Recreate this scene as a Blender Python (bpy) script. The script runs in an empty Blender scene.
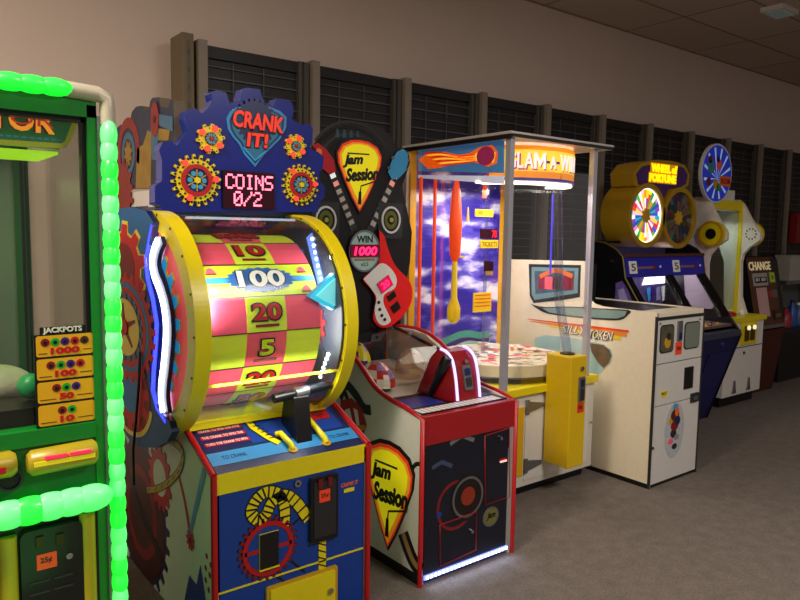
import bpy, bmesh, math, random
from math import sin, cos, pi, radians, sqrt
from mathutils import Matrix, Vector
random.seed(7)
C = bpy.context.scene.collection

# ------------------------------------------------------------------ camera
FPX = 700.0
def _n(v):
    l = sqrt(sum(a*a for a in v)); return tuple(a/l for a in v)
def _x(a, b): return (a[1]*b[2]-a[2]*b[1], a[2]*b[0]-a[0]*b[2], a[0]*b[1]-a[1]*b[0])
# rows: world X, Y, Z axes written in camera axes (right, up, forward)
_hz = lambda x: 68-0.015*x
AX = _n((905, _hz(905), FPX)); _b = (0, _hz(0), FPX)
AZ = _n(_x(AX, _b))
if AZ[1] < 0: AZ = tuple(-a for a in AZ)
AY = tuple(-a for a in _x(AZ, AX))
EYE = (0.0, 0.0, 1.6)
cam_d = bpy.data.cameras.new('camera'); cam = bpy.data.objects.new('camera', cam_d); C.objects.link(cam)
right = Vector((AX[0], AY[0], AZ[0])); up = Vector((AX[1], AY[1], AZ[1])); fwd = Vector((AX[2], AY[2], AZ[2]))
M = Matrix((right, up, -fwd)).transposed().to_4x4(); M.translation = Vector(EYE)
cam.matrix_world = M
cam_d.sensor_width = 36; cam_d.sensor_fit = 'HORIZONTAL'; cam_d.lens = 36*FPX/800; cam_d.clip_start = 0.05
bpy.context.scene.camera = cam

# ------------------------------------------------------------------ world, light, exposure
sc = bpy.context.scene
sc.view_settings.view_transform = 'Standard'; sc.view_settings.look = 'None'
sc.view_settings.exposure = 0.0; sc.view_settings.gamma = 1.0; sc.view_settings.use_curve_mapping = False
w = bpy.data.worlds.new('world'); sc.world = w; w.use_nodes = True
w.node_tree.nodes['Background'].inputs[0].default_value = (1.0, .88, .82, 1)
w.node_tree.nodes['Background'].inputs[1].default_value = 0.21
def area(name, loc, sx, sy, power, col, aim=None):
    l = bpy.data.lights.new(name, 'AREA'); l.shape = 'RECTANGLE'; l.size = sx; l.size_y = sy; l.energy = power; l.color = col
    o = bpy.data.objects.new(name, l); C.objects.link(o); o.location = loc
    if aim: o.rotation_euler = (Vector(aim)-Vector(loc)).to_track_quat('-Z', 'Y').to_euler()
    return o
WARM = (1.0, .84, .68)
area('ceiling_lamp_near', (-1.2, 1.4, 3.55), 1.2, .6, 175, WARM)
area('ceiling_lamp_front', (2.6, -0.8, 3.55), 1.2, .6, 120, (1, .92, .86))
area('ceiling_lamp_far', (7.0, -1.5, 3.55), 1.2, .6, 30, (1, .9, .84))

# ------------------------------------------------------------------ pixel of the 800x600 reference to a point on a real plane
def ray(px, py):
    c = (px-400, 300-py, FPX)
    return (sum(a*b for a, b in zip(AX, c)), sum(a*b for a, b in zip(AY, c)), sum(a*b for a, b in zip(AZ, c)))
def py_(Y, px, py):           # on the plane y = Y  -> (x, z)
    r = ray(px, py); t = Y/r[1]; return (r[0]*t, EYE[2]+r[2]*t)
def px_(X, px, py):           # on the plane x = X  -> (y, z)
    r = ray(px, py); t = X/r[0]; return (r[1]*t, EYE[2]+r[2]*t)
def QF(Y, pts): return [py_(Y, *p) for p in pts]                         # front-facing art, u = x
def QL(X, pts): return [(-px_(X, *p)[0], px_(X, *p)[1]) for p in pts]    # left-facing art, u = -y

# ------------------------------------------------------------------ materials
def lin(h):
    h = h.lstrip('#'); c = [int(h[i:i+2], 16)/255 for i in (0, 2, 4)]
    return tuple(((a+.055)/1.055)**2.4 if a > .04045 else a/12.92 for a in c)+(1,)
MATS = {}
def mat(name, col, rough=.45, metal=0, emit=0, ecol=None, var=.06, scale=30, bump=0, coat=0):
    if name in MATS: return MATS[name]
    m = bpy.data.materials.new(name); m.use_nodes = True; nt = m.node_tree; b = nt.nodes['Principled BSDF']
    col = lin(col) if isinstance(col, str) else col
    b.inputs['Roughness'].default_value = rough; b.inputs['Metallic'].default_value = metal
    b.inputs['Coat Weight'].default_value = coat
    tc = nt.nodes.new('ShaderNodeTexCoord'); nz = nt.nodes.new('ShaderNodeTexNoise'); nz.inputs['Scale'].default_value = scale
    nz.inputs['Detail'].default_value = 4
    nt.links.new(tc.outputs['Object'], nz.inputs['Vector'])
    mx = nt.nodes.new('ShaderNodeMix'); mx.data_type = 'RGBA'
    mx.inputs[6].default_value = tuple(max(0, c*(1-var)) for c in col[:3])+(1,)
    mx.inputs[7].default_value = tuple(min(1, c*(1+var)) for c in col[:3])+(1,)
    nt.links.new(nz.outputs['Fac'], mx.inputs[0]); nt.links.new(mx.outputs[2], b.inputs['Base Color'])
    if bump:
        bp = nt.nodes.new('ShaderNodeBump'); bp.inputs['Strength'].default_value = bump; bp.inputs['Distance'].default_value = .01
        nt.links.new(nz.outputs['Fac'], bp.inputs['Height']); nt.links.new(bp.outputs['Normal'], b.inputs['Normal'])
    if emit:
        b.inputs['Emission Color'].default_value = lin(ecol) if ecol else col
        b.inputs['Emission Strength'].default_value = emit
    MATS[name] = m; return m
def glass(name, tint='#ffffff', gloss=.04, rough=.03, solid=0, body='#ffffff'):
    if name in MATS: return MATS[name]
    m = bpy.data.materials.new(name); m.use_nodes = True; nt = m.node_tree; nt.nodes.clear()
    out = nt.nodes.new('ShaderNodeOutputMaterial'); tr = nt.nodes.new('ShaderNodeBsdfTransparent'); gl = nt.nodes.new('ShaderNodeBsdfGlossy')
    df = nt.nodes.new('ShaderNodeBsdfDiffuse'); df.inputs[0].default_value = lin(body)
    tr.inputs[0].default_value = lin(tint); gl.inputs['Roughness'].default_value = rough
    fr = nt.nodes.new('ShaderNodeLayerWeight'); fr.inputs[0].default_value = .25
    ma = nt.nodes.new('ShaderNodeMath'); ma.operation = 'MULTIPLY_ADD'; ma.inputs[1].default_value = .22; ma.inputs[2].default_value = gloss
    nt.links.new(fr.outputs['Fresnel'], ma.inputs[0])
    m0 = nt.nodes.new('ShaderNodeMixShader'); m0.inputs[0].default_value = solid
    nt.links.new(tr.outputs[0], m0.inputs[1]); nt.links.new(df.outputs[0], m0.inputs[2])
    m1 = nt.nodes.new('ShaderNodeMixShader'); nt.links.new(ma.outputs[0], m1.inputs[0])
    nt.links.new(m0.outputs[0], m1.inputs[1]); nt.links.new(gl.outputs[0], m1.inputs[2]); nt.links.new(m1.outputs[0], out.inputs[0])
    MATS[name] = m; return m

WHITE = mat('white_laminate', '#dedcd6', .35); CREAM = mat('cream_laminate', '#ece2c8', .35)
BLACK = mat('black_plastic', '#0b0b0d', .35); DARK = mat('dark_grey', '#232326', .5)
RED = mat('red_paint', '#b3121c', .35); DRED = mat('deep_red_print', '#7c1218', .4)
YEL = mat('yellow_paint', '#e6d210', .35); GOLD = mat('mustard_print', '#c79a16', .4)
BLUE = mat('royal_blue_print', '#0b3a94', .35); NAVY = mat('navy_print', '#0a1d52', .35)
SKY = mat('sky_blue_print', '#3d9bd0', .35); CYAN = mat('cyan_print', '#2f86c6', .35)
MINT = mat('mint_print', '#c0dfc8', .4, var=.1, scale=6); ORANGE = mat('orange_print', '#ef6d18', .4)
PINK = mat('pink_print', '#ff5f74', .35); LIME = mat('lime_print', '#c4dd10', .35); GREEN = mat('green_print', '#12a12a', .35)
DGREEN = mat('dark_green_metal', '#0f5e22', .4); CHROME = mat('chrome', '#b9bcc0', .2, 1); STEEL = mat('steel_grey', '#8b8d92', .35, .8)
WPRINT = mat('white_print', '#f2f2ee', .4); BROWN = mat('brown_wood', '#4a2418', .45, var=.15, scale=12)
PURPLE = mat('purple_print', '#3a1c78', .35); TAN = mat('tan_print', '#a98454', .45)
ORLAB = mat('orange_label', '#ff4a22', .5); GLASS = glass('clear_glass'); GLASS2 = glass('clear_acrylic', '#f4f8f6', .05)
LEDW = mat('white_led', '#ffffff', .4, emit=6, ecol='#e4ecff'); LEDB = mat('blue_led', '#3046ff', .4, emit=2.2, ecol='#2a35ff')
LEDP = mat('violet_led', '#cfc4ff', .4, emit=1.5, ecol='#b9a8ff')
SCRRED = mat('dark_red_display', '#2c0210', .2, emit=.04, ecol='#500018'); DIGIT = mat('pink_red_digit', '#ff90a8', .4, emit=2.6, ecol='#ff6080')
MAGD = mat('magenta_display', '#5c0020', .2, emit=.35, ecol='#c80040')

# ------------------------------------------------------------------ mesh builder
ORG = {}
def frame(o, u, v):
    o, u, v = Vector(o), Vector(u).normalized(), Vector(v).normalized(); n = u.cross(v)
    return lambda a, b, c: tuple(o+u*a+v*b+n*c)
def FR(Y): return lambda u, v, w: (u, Y-w, v)       # faces the viewer (-Y)
def LF(X): return lambda u, v, w: (X-w, -u, v)      # faces left (-X), u = -y
def TOP(Z): return lambda u, v, w: (u, v, Z+w)
_font_cache = {}
class MB:
    def __init__(s): s.v = []; s.f = []; s.m = []; s.sm = []; s.mats = []
    def mi(s, m):
        if m not in s.mats: s.mats.append(m)
        return s.mats.index(m)
    def add(s, vs, fs, m, smooth=False):
        k = len(s.v); s.v += [tuple(p) for p in vs]; i = s.mi(m)
        for f in fs: s.f.append([a+k for a in f]); s.m.append(i); s.sm.append(smooth)
        return s
    def box(s, x0, x1, y0, y1, z0, z1, m):
        v = [(x, y, z) for z in (z0, z1) for y in (y0, y1) for x in (x0, x1)]
        return s.add(v, [(0, 2, 3, 1), (4, 5, 7, 6), (0, 1, 5, 4), (2, 6, 7, 3), (0, 4, 6, 2), (1, 3, 7, 5)], m)
    def prism(s, F, pts, w0, w1, m, side=None):
        n = len(pts)
        a = sum(pts[i][0]*pts[(i+1) % n][1]-pts[(i+1) % n][0]*pts[i][1] for i in range(n))
        if a < 0: pts = pts[::-1]
        lo = [F(u, v, w0) for u, v in pts]; hi = [F(u, v, w1) for u, v in pts]
        s.add(hi, [tuple(range(n))], m); s.add(lo, [tuple(range(n))[::-1]], side or m)
        return s.add(lo+hi, [(i, (i+1) % n, n+(i+1) % n, n+i) for i in range(n)], side or m)
    def rect(s, F, u0, u1, v0, v1, w0, w1, m, side=None): return s.prism(F, [(u0, v0), (u1, v0), (u1, v1), (u0, v1)], w0, w1, m, side)
    def rrect(s, F, u0, u1, v0, v1, r, w0, w1, m, side=None, k=5):
        p = []
        for cx, cy, a0 in ((u1-r, v1-r, 0), (u0+r, v1-r, 90), (u0+r, v0+r, 180), (u1-r, v0+r, 270)):
            p += [(cx+r*cos(radians(a0+90*i/k)), cy+r*sin(radians(a0+90*i/k))) for i in range(k+1)]
        return s.prism(F, p, w0, w1, m, side)
    def disc(s, F, u, v, r, w0, w1, m, side=None, n=28, ry=None):
        return s.prism(F, [(u+r*cos(2*pi*i/n), v+(ry or r)*sin(2*pi*i/n)) for i in range(n)], w0, w1, m, side)
    def ring(s, F, u, v, r1, r0, w0, w1, m, n=36, a0=0, a1=360, ay=1):
        full = a1-a0 >= 360; k = n if full else n+1
        vs = []
        for i in range(k):
            a = radians(a0+(a1-a0)*i/n); c, d = cos(a), sin(a)*ay
            vs += [F(u+r0*c, v+r0*d, w0), F(u+r1*c, v+r1*d, w0), F(u+r1*c, v+r1*d, w1), F(u+r0*c, v+r0*d, w1)]
        fs = []
        for i in range(n):
            a, b = 4*i, 4*((i+1) % k)
            fs += [(a+3, a+2, b+2, b+3), (a+1, b+1, b+2, a+2), (a, a+3, b+3, b), (a, b, b+1, a+1)]
        if not full: fs += [(0, 1, 2, 3), (4*n+3, 4*n+2, 4*n+1, 4*n)]
        return s.add(vs, fs, m)
    def gear(s, F, u, v, r, rt, n, w0, w1, m, side=None, duty=.5, ph=0):
        p = []
        for i in range(n):
            for a, q in ((0, r), (.12, rt), (duty-.0, rt), (duty+.12, r), (.86, r)):
                t = 2*pi*(i+a)/n+ph; p.append((u+q*cos(t), v+q*sin(t)))
        return s.prism(F, p, w0, w1, m, side)
    def line(s, F, pts, wd, w0, w1, m):                       # stroke made of overlapping quads, kept as a ribbon
        L = []; R = []
        for i, p in enumerate(pts):
            a = pts[max(0, i-1)]; b = pts[min(len(pts)-1, i+1)]
            dx, dy = b[0]-a[0], b[1]-a[1]; l = sqrt(dx*dx+dy*dy) or 1
            q = wd[i] if isinstance(wd, (list, tuple)) else wd
            L.append((p[0]-dy/l*q/2, p[1]+dx/l*q/2)); R.append((p[0]+dy/l*q/2, p[1]-dx/l*q/2))
        for i in range(len(pts)-1): s.prism(F, [L[i], L[i+1], R[i+1], R[i]], w0, w1, m)
        return s
    def text(s, F, t, u0, u1, v0, v1, w0, w1, m, bold=0.0, shear=0.0, rot=0):
        key = (t, bold, shear)
        if key not in _font_cache:
            cu = bpy.data.curves.new('t', 'FONT'); cu.body = t; cu.offset = bold; cu.shear = shear; cu.resolution_u = 3
            o = bpy.data.objects.new('t', cu); C.objects.link(o); bpy.context.view_layer.update()
            me = bpy.data.meshes.new_from_object(o)
            _font_cache[key] = ([tuple(q.co) for q in me.vertices], [tuple(f.vertices) for f in me.polygons])
            bpy.data.objects.remove(o); bpy.data.curves.remove(cu); bpy.data.meshes.remove(me)
        vs, fs = _font_cache[key]
        if not vs: return s
        xs = [q[0] for q in vs]; ys = [q[1] for q in vs]; ax, bx, ay, by = min(xs), max(xs), min(ys), max(ys)
        cu_, cv_ = (u0+u1)/2, (v0+v1)/2; cr, sr = cos(radians(rot)), sin(radians(rot))
        def T(q, wv):
            a = (q[0]-ax)/(bx-ax)*(u1-u0)+u0-cu_; b = (q[1]-ay)/(by-ay)*(v1-v0)+v0-cv_
            return F(cu_+a*cr-b*sr, cv_+a*sr+b*cr, wv)
        n = len(vs); s.add([T(q, w1) for q in vs], fs, m)
        cnt = {}
        for f in fs:
            for i in range(len(f)):
                e = (f[i], f[(i+1) % len(f)]); cnt[e] = 1
        edges = [e for e in cnt if (e[1], e[0]) not in cnt]
        return s.add([T(q, w0) for q in vs]+[T(q, w1) for q in vs], [(a, b, b+n, a+n) for a, b in edges], m)
    def tube(s, pts, r, m, k=10, cap=True):
        pts = [Vector(p) for p in pts]; rs = r if isinstance(r, (list, tuple)) else [r]*len(pts)
        t0 = (pts[1]-pts[0]).normalized(); ref = Vector((0, 0, 1)) if abs(t0.z) < .9 else Vector((1, 0, 0))
        n0 = t0.cross(ref).normalized(); vs = []
        for i, p in enumerate(pts):
            t = (pts[min(i+1, len(pts)-1)]-pts[max(i-1, 0)]).normalized()
            n0 = (n0-t*n0.dot(t)).normalized(); b = t.cross(n0)
            vs += [p+(n0*cos(2*pi*j/k)+b*sin(2*pi*j/k))*rs[i] for j in range(k)]
        fs = [(i*k+j, i*k+(j+1) % k, (i+1)*k+(j+1) % k, (i+1)*k+j) for i in range(len(pts)-1) for j in range(k)]
        s.add(vs, fs, m, True)
        if cap: s.add(vs, [tuple(range(k))[::-1], tuple(range(len(vs)-k, len(vs)))], m)
        return s
    def ball(s, c, r, m, nu=14, nv=9, z0=-1):
        rx, ry, rz = r if isinstance(r, tuple) else (r, r, r); vs = []
        for i in range(nv+1):
            a = -pi/2+pi*i/nv; 
            if z0 > -1: a = max(a, math.asin(z0))
            vs += [(c[0]+rx*cos(a)*cos(2*pi*j/nu), c[1]+ry*cos(a)*sin(2*pi*j/nu), c[2]+rz*sin(a)) for j in range(nu)]
        return s.add(vs, [(i*nu+j, i*nu+(j+1) % nu, (i+1)*nu+(j+1) % nu, (i+1)*nu+j) for i in range(nv) for j in range(nu)], m, True)
    def build(s, name, parent=None, bevel=0, loc=None, **tags):
        o3 = ORG[parent.name] if parent else (loc or (0, 0, 0))
        me = bpy.data.meshes.new(name)
        me.from_pydata([(p[0]-o3[0], p[1]-o3[1], p[2]-o3[2]) for p in s.v], [], s.f); 
        for m in s.mats: me.materials.append(m)
        me.polygons.foreach_set('material_index', s.m); me.polygons.foreach_set('use_smooth', s.sm); me.update()
        o = bpy.data.objects.new(name, me); C.objects.link(o)
        if parent: o.parent = parent; ORG[o.name] = o3
        else: o.location = o3; ORG[o.name] = o3
        if bevel:
            b = o.modifiers.new('bevel', 'BEVEL'); b.width = bevel; b.segments = 2; b.limit_method = 'ANGLE'; b.angle_limit = radians(50)
        for k, v in tags.items(): o[k] = v
        return o
def thing(name, loc, label, cat, group=None):
    o = bpy.data.objects.new(name, None); C.objects.link(o); o.location = loc; o.empty_display_size = .1
    o['label'] = label; o['category'] = cat
    if group: o['group'] = group
    ORG[o.name] = loc; return o
def struct(mb, name): return mb.build(name, kind='structure')

# ------------------------------------------------------------------ setting
ROOM = (-3.2, 13.5, -4.5, 4.3, 3.6)
carpet = mat('carpet', '#736a62', .95, var=.6, scale=90, bump=.4)
nt = carpet.node_tree
n2 = nt.nodes.new('ShaderNodeTexNoise'); n2.inputs['Scale'].default_value = 14; n2.inputs['Detail'].default_value = 5
nt.links.new(nt.nodes['Texture Coordinate'].outputs['Object'], n2.inputs['Vector'])
mm = nt.nodes.new('ShaderNodeMix'); mm.data_type = 'RGBA'; mm.blend_type = 'MULTIPLY'; mm.inputs[0].default_value = .6
rr = nt.nodes.new('ShaderNodeValToRGB'); rr.color_ramp.elements[0].position = .3; rr.color_ramp.elements[0].color = (.6, .58, .56, 1); rr.color_ramp.elements[1].position = .7
src = nt.nodes['Mix'].outputs[2]; bs = nt.nodes['Principled BSDF']
nt.links.new(n2.outputs['Fac'], rr.inputs[0]); nt.links.new(src, mm.inputs[6]); nt.links.new(rr.outputs[0], mm.inputs[7]); nt.links.new(mm.outputs[2], bs.inputs['Base Color'])
wallm = mat('wall_paint', '#d9c8bc', .8, var=.04, scale=3)
x0, x1, y0, y1, zc = ROOM
struct(MB().box(x0, x1, y0, y1, -.1, 0, carpet), 'floor')
struct(MB().box(x0, x1, y1, y1+.1, 0, zc, wallm), 'wall_back')
struct(MB().box(x0-.1, x0, y0, y1, 0, zc, wallm), 'wall_left')
struct(MB().box(x1, x1+.1, y0, y1, 0, zc, wallm), 'wall_right')
# suspended ceiling: tiles and grid in the material
ceil = mat('ceiling_tile', '#c8b6a8', .9, var=.08, scale=60)
nt = ceil.node_tree; br = nt.nodes.new('ShaderNodeTexBrick'); br.offset = 0; br.inputs['Scale'].default_value = 1
br.inputs['Brick Width'].default_value = 1.22; br.inputs['Row Height'].default_value = .61; br.inputs['Mortar Size'].default_value = .012
br.inputs['Color1'].default_value = (1, 1, 1, 1); br.inputs['Color2'].default_value = (.86, .86, .86, 1); br.inputs['Mortar'].default_value = (.42, .4, .38, 1)
nt.links.new(nt.nodes['Texture Coordinate'].outputs['Object'], br.inputs['Vector'])
mm = nt.nodes.new('ShaderNodeMix'); mm.data_type = 'RGBA'; mm.blend_type = 'MULTIPLY'; mm.inputs[0].default_value = 1
nt.links.new(nt.nodes['Mix'].outputs[2], mm.inputs[6]); nt.links.new(br.outputs['Color'], mm.inputs[7]); nt.links.new(mm.outputs[2], nt.nodes['Principled BSDF'].inputs['Base Color'])
struct(MB().box(x0, x1, y0, y1, zc, zc+.05, ceil), 'ceiling')

# slatted panel bays in front of the wall
POST = mat('grey_upright_paint', '#867d70', .5); POSTD = mat('dark_upright', '#4a463e', .5); PAN = mat('dark_slat_paint', '#141416', .45); SLAT = mat('slat_edge', '#58585b', .4, .2)
names = ['leftmost, above the blue gear-edged COINS sign', 'directly above the record-shaped black marquee', 'above the left edge of the glass cabinet roof',
         'above the front corner of the glass cabinet roof', 'above the right end of the glass cabinet roof', 'behind the left half of the gold header',
         'behind the right half of the gold header', 'behind the round blue sign', 'just right of the round blue sign',
         'directly above the change machine', 'last one at the right edge']
for i, nm in enumerate(names):
    xa = 1.658+.763*i; xb = xa+.763
    t = thing('slatted_panel', (xa, 4.05, 0), 'dark slatted panel with grey post, '+nm, 'wall panel', 'slatted panels along the back wall')
    MB().box(xa-.035, xa+.02, 4.02, 4.12, 0, 2.695, POST).build('post', t)
    MB().box(xb-.12, xb-.045, 4.05, 4.12, 0, 2.68, POSTD).box(xb-.095, xb-.085, 4.045, 4.05, 0, 2.68, PAN).build('inner_channel', t)
    p = MB().box(xa+.021, xb-.121, 4.09, 4.11, .1, 2.67, PAN)
    for k in range(38):
        z = .15+k*.067
        p.box(xa+.021, xb-.121, 4.074, 4.09, z, z+(.008 if k % 2 else .005), SLAT)
    for q in (.33, .66):
        xx = xa+q*.615; p.box(xx-.002, xx+.002, 4.071, 4.076, .1, 2.6, SLAT)
    p.box(xa+.021, xb-.121, 4.07, 4.1, 2.61, 2.68, PAN)
    p.build('slat_grid', t)
t = thing('end_post', (1.5, 4.05, 0), 'brown grey end channel closing the left end of the slatted panels', 'post')
MB().box(1.53, 1.60, 4.03, 4.22, 0, 2.72, mat('end_channel', '#6d6048', .5)).build('channel', t, .004)
q = MB().box(1.555, 1.58, 4.0285, 4.03, .05, 2.68, mat('end_channel_face', '#5e5340', .5))
for k in range(26): q.box(1.56, 1.575, 4.027, 4.03, .1+k*.1, .13+k*.1, POSTD)
q.build('slot_strip', t)

# ceiling fixture top right
t = thing('ceiling_light', (6.3, 2.3, 3.6), 'small square pale ceiling light fixture at top right of the tiled ceiling', 'ceiling light')
fx, fy = 5.35, 2.2
def cz(px, py, z=3.58):
    r = ray(px, py); k = (z-EYE[2])/r[2]; return (r[0]*k, r[1]*k)
fa = cz(760, 10.5); fb_ = cz(783, 5); fx, fy = fa
MB().box(fx, fx+.30, fb_[1], fy, 3.56, 3.6, WHITE).build('frame', t)
MB().box(fx+.03, fx+.27, fb_[1]+.03, fy-.03, 3.552, 3.56, mat('frosted_diffuser', '#8fa8a4', .3, emit=.05, ecol='#b8d0c8')).build('diffuser', t)
t.location = (fx, fy, 3.55); 
for ch in t.children: ch.location = (6.3-fx, 2.3-fy, .05)

# ------------------------------------------------------------------ shared decorations
def smooth(pts, k=6):
    out = []; n = len(pts)
    for i in range(n-1):
        p0, p1, p2, p3 = pts[max(0, i-1)], pts[i], pts[i+1], pts[min(n-1, i+2)]
        for j in range(k):
            t = j/k; out.append(tuple(.5*(2*b+(c-a)*t+(2*a-5*b+4*c-d)*t*t+(3*b-a-3*c+d)*t**3) for a, b, c, d in zip(p0, p1, p2, p3)))
    return out+[pts[-1]]
def jam_pick(b, F, cu, cv, w, h, lift=0, body=None, ew=.12):
    shp = [(0, -1), (-.30, -.62), (-.62, -.12), (-.86, .32), (-.90, .60), (-.72, .84), (-.36, .97), (0, 1), (.36, .97), (.72, .84), (.90, .60), (.86, .32), (.62, -.12), (.30, -.62)]
    f = lambda k, o=0: [(cu+x*w/2*k, cv+y*h/2*k+o) for x, y in shp]
    b.prism(F, f(1.08), 0, .004+lift, BLACK); b.prism(F, f(1.0), .004+lift, .006+lift, MATS['jam_red']); b.prism(F, f(.93), .006+lift, .007+lift, MATS['jam_orange'])
    b.prism(F, f(.82, h*.03), .007+lift, .008+lift, MATS['jam_yellow'])
    a, c = .008+lift, .0095+lift
    b.text(F, 'Jam', cu-w*.36, cu+w*.06, cv+h*.11, cv+h*.29, a, c, BLACK, .05, .3, 6)
    b.text(F, 'Session', cu-w*.30, cu+w*.38, cv-h*.07, cv+h*.12, a, c, BLACK, .05, .3, 6)
    b.line(F, [(cu-w*.26, cv+h*.30), (cu+w*.18, cv+h*.31)], h*.02, a, c, BLACK)
    b.line(F, [(cu+w*.36, cv-h*.05), (cu+w*.02, cv-h*.14), (cu, cv-h*.24)], h*.02, a, c, BLACK)
    b.line(F, [(cu, cv-h*.22), (cu-w*.01, cv-h*.40)], [w*.05, w*.07], a, c, BLACK)
mat('jam_red', '#e2381c', .35, emit=.25); mat('jam_orange', '#f29a1c', .35, emit=.25); mat('jam_yellow', '#e8dc10', .35, emit=.35)
def flower_gear(parent, cx, cz_, r, Y, n, small=False):
    F = FR(Y); b = MB()
    b.gear(F, cx, cz_, r*.80, r, n, 0, .012, YEL, GOLD, .42)
    for k in range(n):
        a = 2*pi*(k+.25)/n; b.disc(F, cx+r*.86*cos(a), cz_+r*.86*sin(a), r*.05, .012, .014, BLACK, n=8)
        a = 2*pi*(k+.7)/n; b.disc(F, cx+r*.70*cos(a), cz_+r*.70*sin(a), r*.045, .012, .014, BLACK, n=8)
    ornament = b.build('gear_ornament', parent)
    b = MB()
    if not small:
        b.ring(F, cx, cz_, r*.62, r*.46, .012, .02, RED); b.disc(F, cx, cz_, r*.46, .012, .015, NAVY)
    else:
        b.disc(F, cx, cz_, r*.42, .012, .016, NAVY); b.ring(F, cx, cz_, r*.42, r*.34, .016, .018, BLACK)
    for k in range(6):
        a = 2*pi*k/6; b.disc(F, cx+r*.28*cos(a), cz_+r*.28*sin(a), r*.1, .015, .02, SKY, n=10)
        a += pi/6; b.line(F, [(cx, cz_), (cx+r*.42*cos(a), cz_+r*.42*sin(a))], r*.04, .016, .019, GOLD)
    b.disc(F, cx, cz_, r*.12, .018, .026, RED if small else YEL, n=14)
    b.build('hub', ornament)
    if small: lamps = [(1.2, .72), (2.6, .72), (4.3, .72), (5.7, .72)]
    else: lamps = [(.1, .78), (2.2, .78), (4.3, .74)]
    for a, q in lamps: MB().disc(F, cx+r*q*cos(a), cz_+r*q*sin(a), r*(.2 if small else .12), .012, .022, mat('coral_lamp', '#ff4630', .4, emit=.9, ecol='#ff3a28'), n=12).build('lamp', ornament)

# ------------------------------------------------------------------ crank wheel machine
T = thing('wheel_game_machine', (.97, 2.35, 0), 'blue crank wheel game with yellow rings, numbered drum and gear-edged COINS 0/2 sign', 'arcade game')
XL, XR, YF = .97, 1.68, 2.35
MB().box(1.0, 1.65, 2.42, 3.6, .04, .66, BLACK).build('cabinet', T)
prof = [(2.35, 0), (2.35, .705), (2.63, .825), (2.63, .86), (3.65, .86), (3.65, 0)]
b = MB(); L = LF(.985)
b.prism(L, [(-y, z) for y, z in prof], -.02, 0, MINT)
def la(X, pts): return QL(X, pts)
# printed gears, springs and the big red drum on the mint side
c = la(.985, [(150, 520)])[0]
b.gear(L, c[0]-.12, c[1], .33, .37, 26, 0, .0015, NAVY, duty=.4); b.disc(L, c[0]-.12, c[1], .31, .0015, .002, mat('dark_maroon_print', '#3c1418', .4), n=40)
b.ring(L, c[0]-.12, c[1], .22, .17, .002, .0025, DRED); b.line(L, [(c[0]-.4, c[1]+.2), (c[0]-.15, c[1]+.02), (c[0]+.15, c[1]-.12)], .05, .0025, .003, BLACK)
c2 = la(.985, [(165, 468)])[0]
b.gear(L, c2[0]-.06, c2[1]-.06, .12, .145, 14, .002, .0032, RED); b.disc(L, c2[0]-.06, c2[1]-.06, .08, .0032, .0036, MINT)
sp = la(.985, [(150, 423), (160, 437), (172, 440), (183, 452), (181, 468), (172, 480), (160, 488), (148, 490)])
sp = smooth(sp, 4)
b.line(L, sp, .035, .0036, .0042, BLACK); b.line(L, sp, .027, .0042, .0048, mat('olive_yellow_print', '#a8a32a', .4))
for i in range(1, len(sp)-1, 2): b.line(L, [(sp[i][0]-.012, sp[i][1]-.012), (sp[i][0]+.012, sp[i][1]+.012)], .005, .0048, .0052, BLACK)
b.line(L, la(.985, [(205, 470), (190, 535)]), [.035, .022], .002, .003, SKY)
b.line(L, la(.985, [(178, 470), (185, 500), (190, 530)]), .02, .0015, .0028, RED)
c3 = la(.985, [(191, 540)])[0]; b.gear(L, c3[0], c3[1], .03, .042, 9, .003, .004, RED); b.disc(L, c3[0], c3[1], .012, .004, .005, BLACK)
b.prism(L, la(.985, [(185, 600), (190, 575), (197, 585), (201, 565), (206, 600)]), .002, .003, BLUE)
for p in ((207, 556), (206, 568), (210, 575), (206, 580), (209, 590), (211, 565), (204, 592)):
    c4 = la(.985, [p])[0]; b.gear(L, c4[0], c4[1], .008, .012, 7, .001, .002, DRED)
b.build('side_panel', T)
MB().prism(L, [(-y, z) for y, z in prof], -.69, -.67, MINT).build('side_panel', T)
for xx in (.983, 1.667):
    b = MB()
    for (a, c_) in (((2.345, 0), (2.345, .71)), ((2.345, .71), (2.63, .832)), ((2.63, .832), (2.63, .86))):
        b.tube([(xx, a[0], a[1]), (xx, c_[0], c_[1])], .013, RED, 8)
    b.build('edge_trim', T)
F = FR(YF)
b = MB().box(.995, 1.655, YF, YF+.02, .26, .71, BLUE)
b.rect(F, .996, 1.654, .635, .712, 0, .004, YEL, GOLD).rect(F, .996, 1.654, .255, .262, 0, .003, YEL)
b.box(1.647, 1.655, YF-.004, YF, .02, .7, STEEL)
coil = QF(YF, [(278, 538), (284, 524), (284, 505), (278, 494), (266, 492), (256, 500), (251, 512), (258, 520), (266, 514), (272, 502), (284, 495), (296, 502), (308, 519)])
coil = smooth(coil, 5)
b.line(F, coil, .052, .001, .002, BLACK); b.line(F, coil, .042, .002, .003, YEL)
for i in range(len(coil)-1):
    for q in ((.0,) if i % 2 else ()):
        a, c_ = coil[i], coil[i+1]; mx_, mz = a[0]+(c_[0]-a[0])*q, a[1]+(c_[1]-a[1])*q
        dx, dz = c_[0]-a[0], c_[1]-a[1]; l = sqrt(dx*dx+dz*dz) or 1
        b.line(F, [(mx_-dz/l*.021, mz+dx/l*.021), (mx_+dz/l*.021, mz-dx/l*.021)], .007, .003, .004, BLACK)
cg = QF(YF, [(268, 548)])[0]
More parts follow.
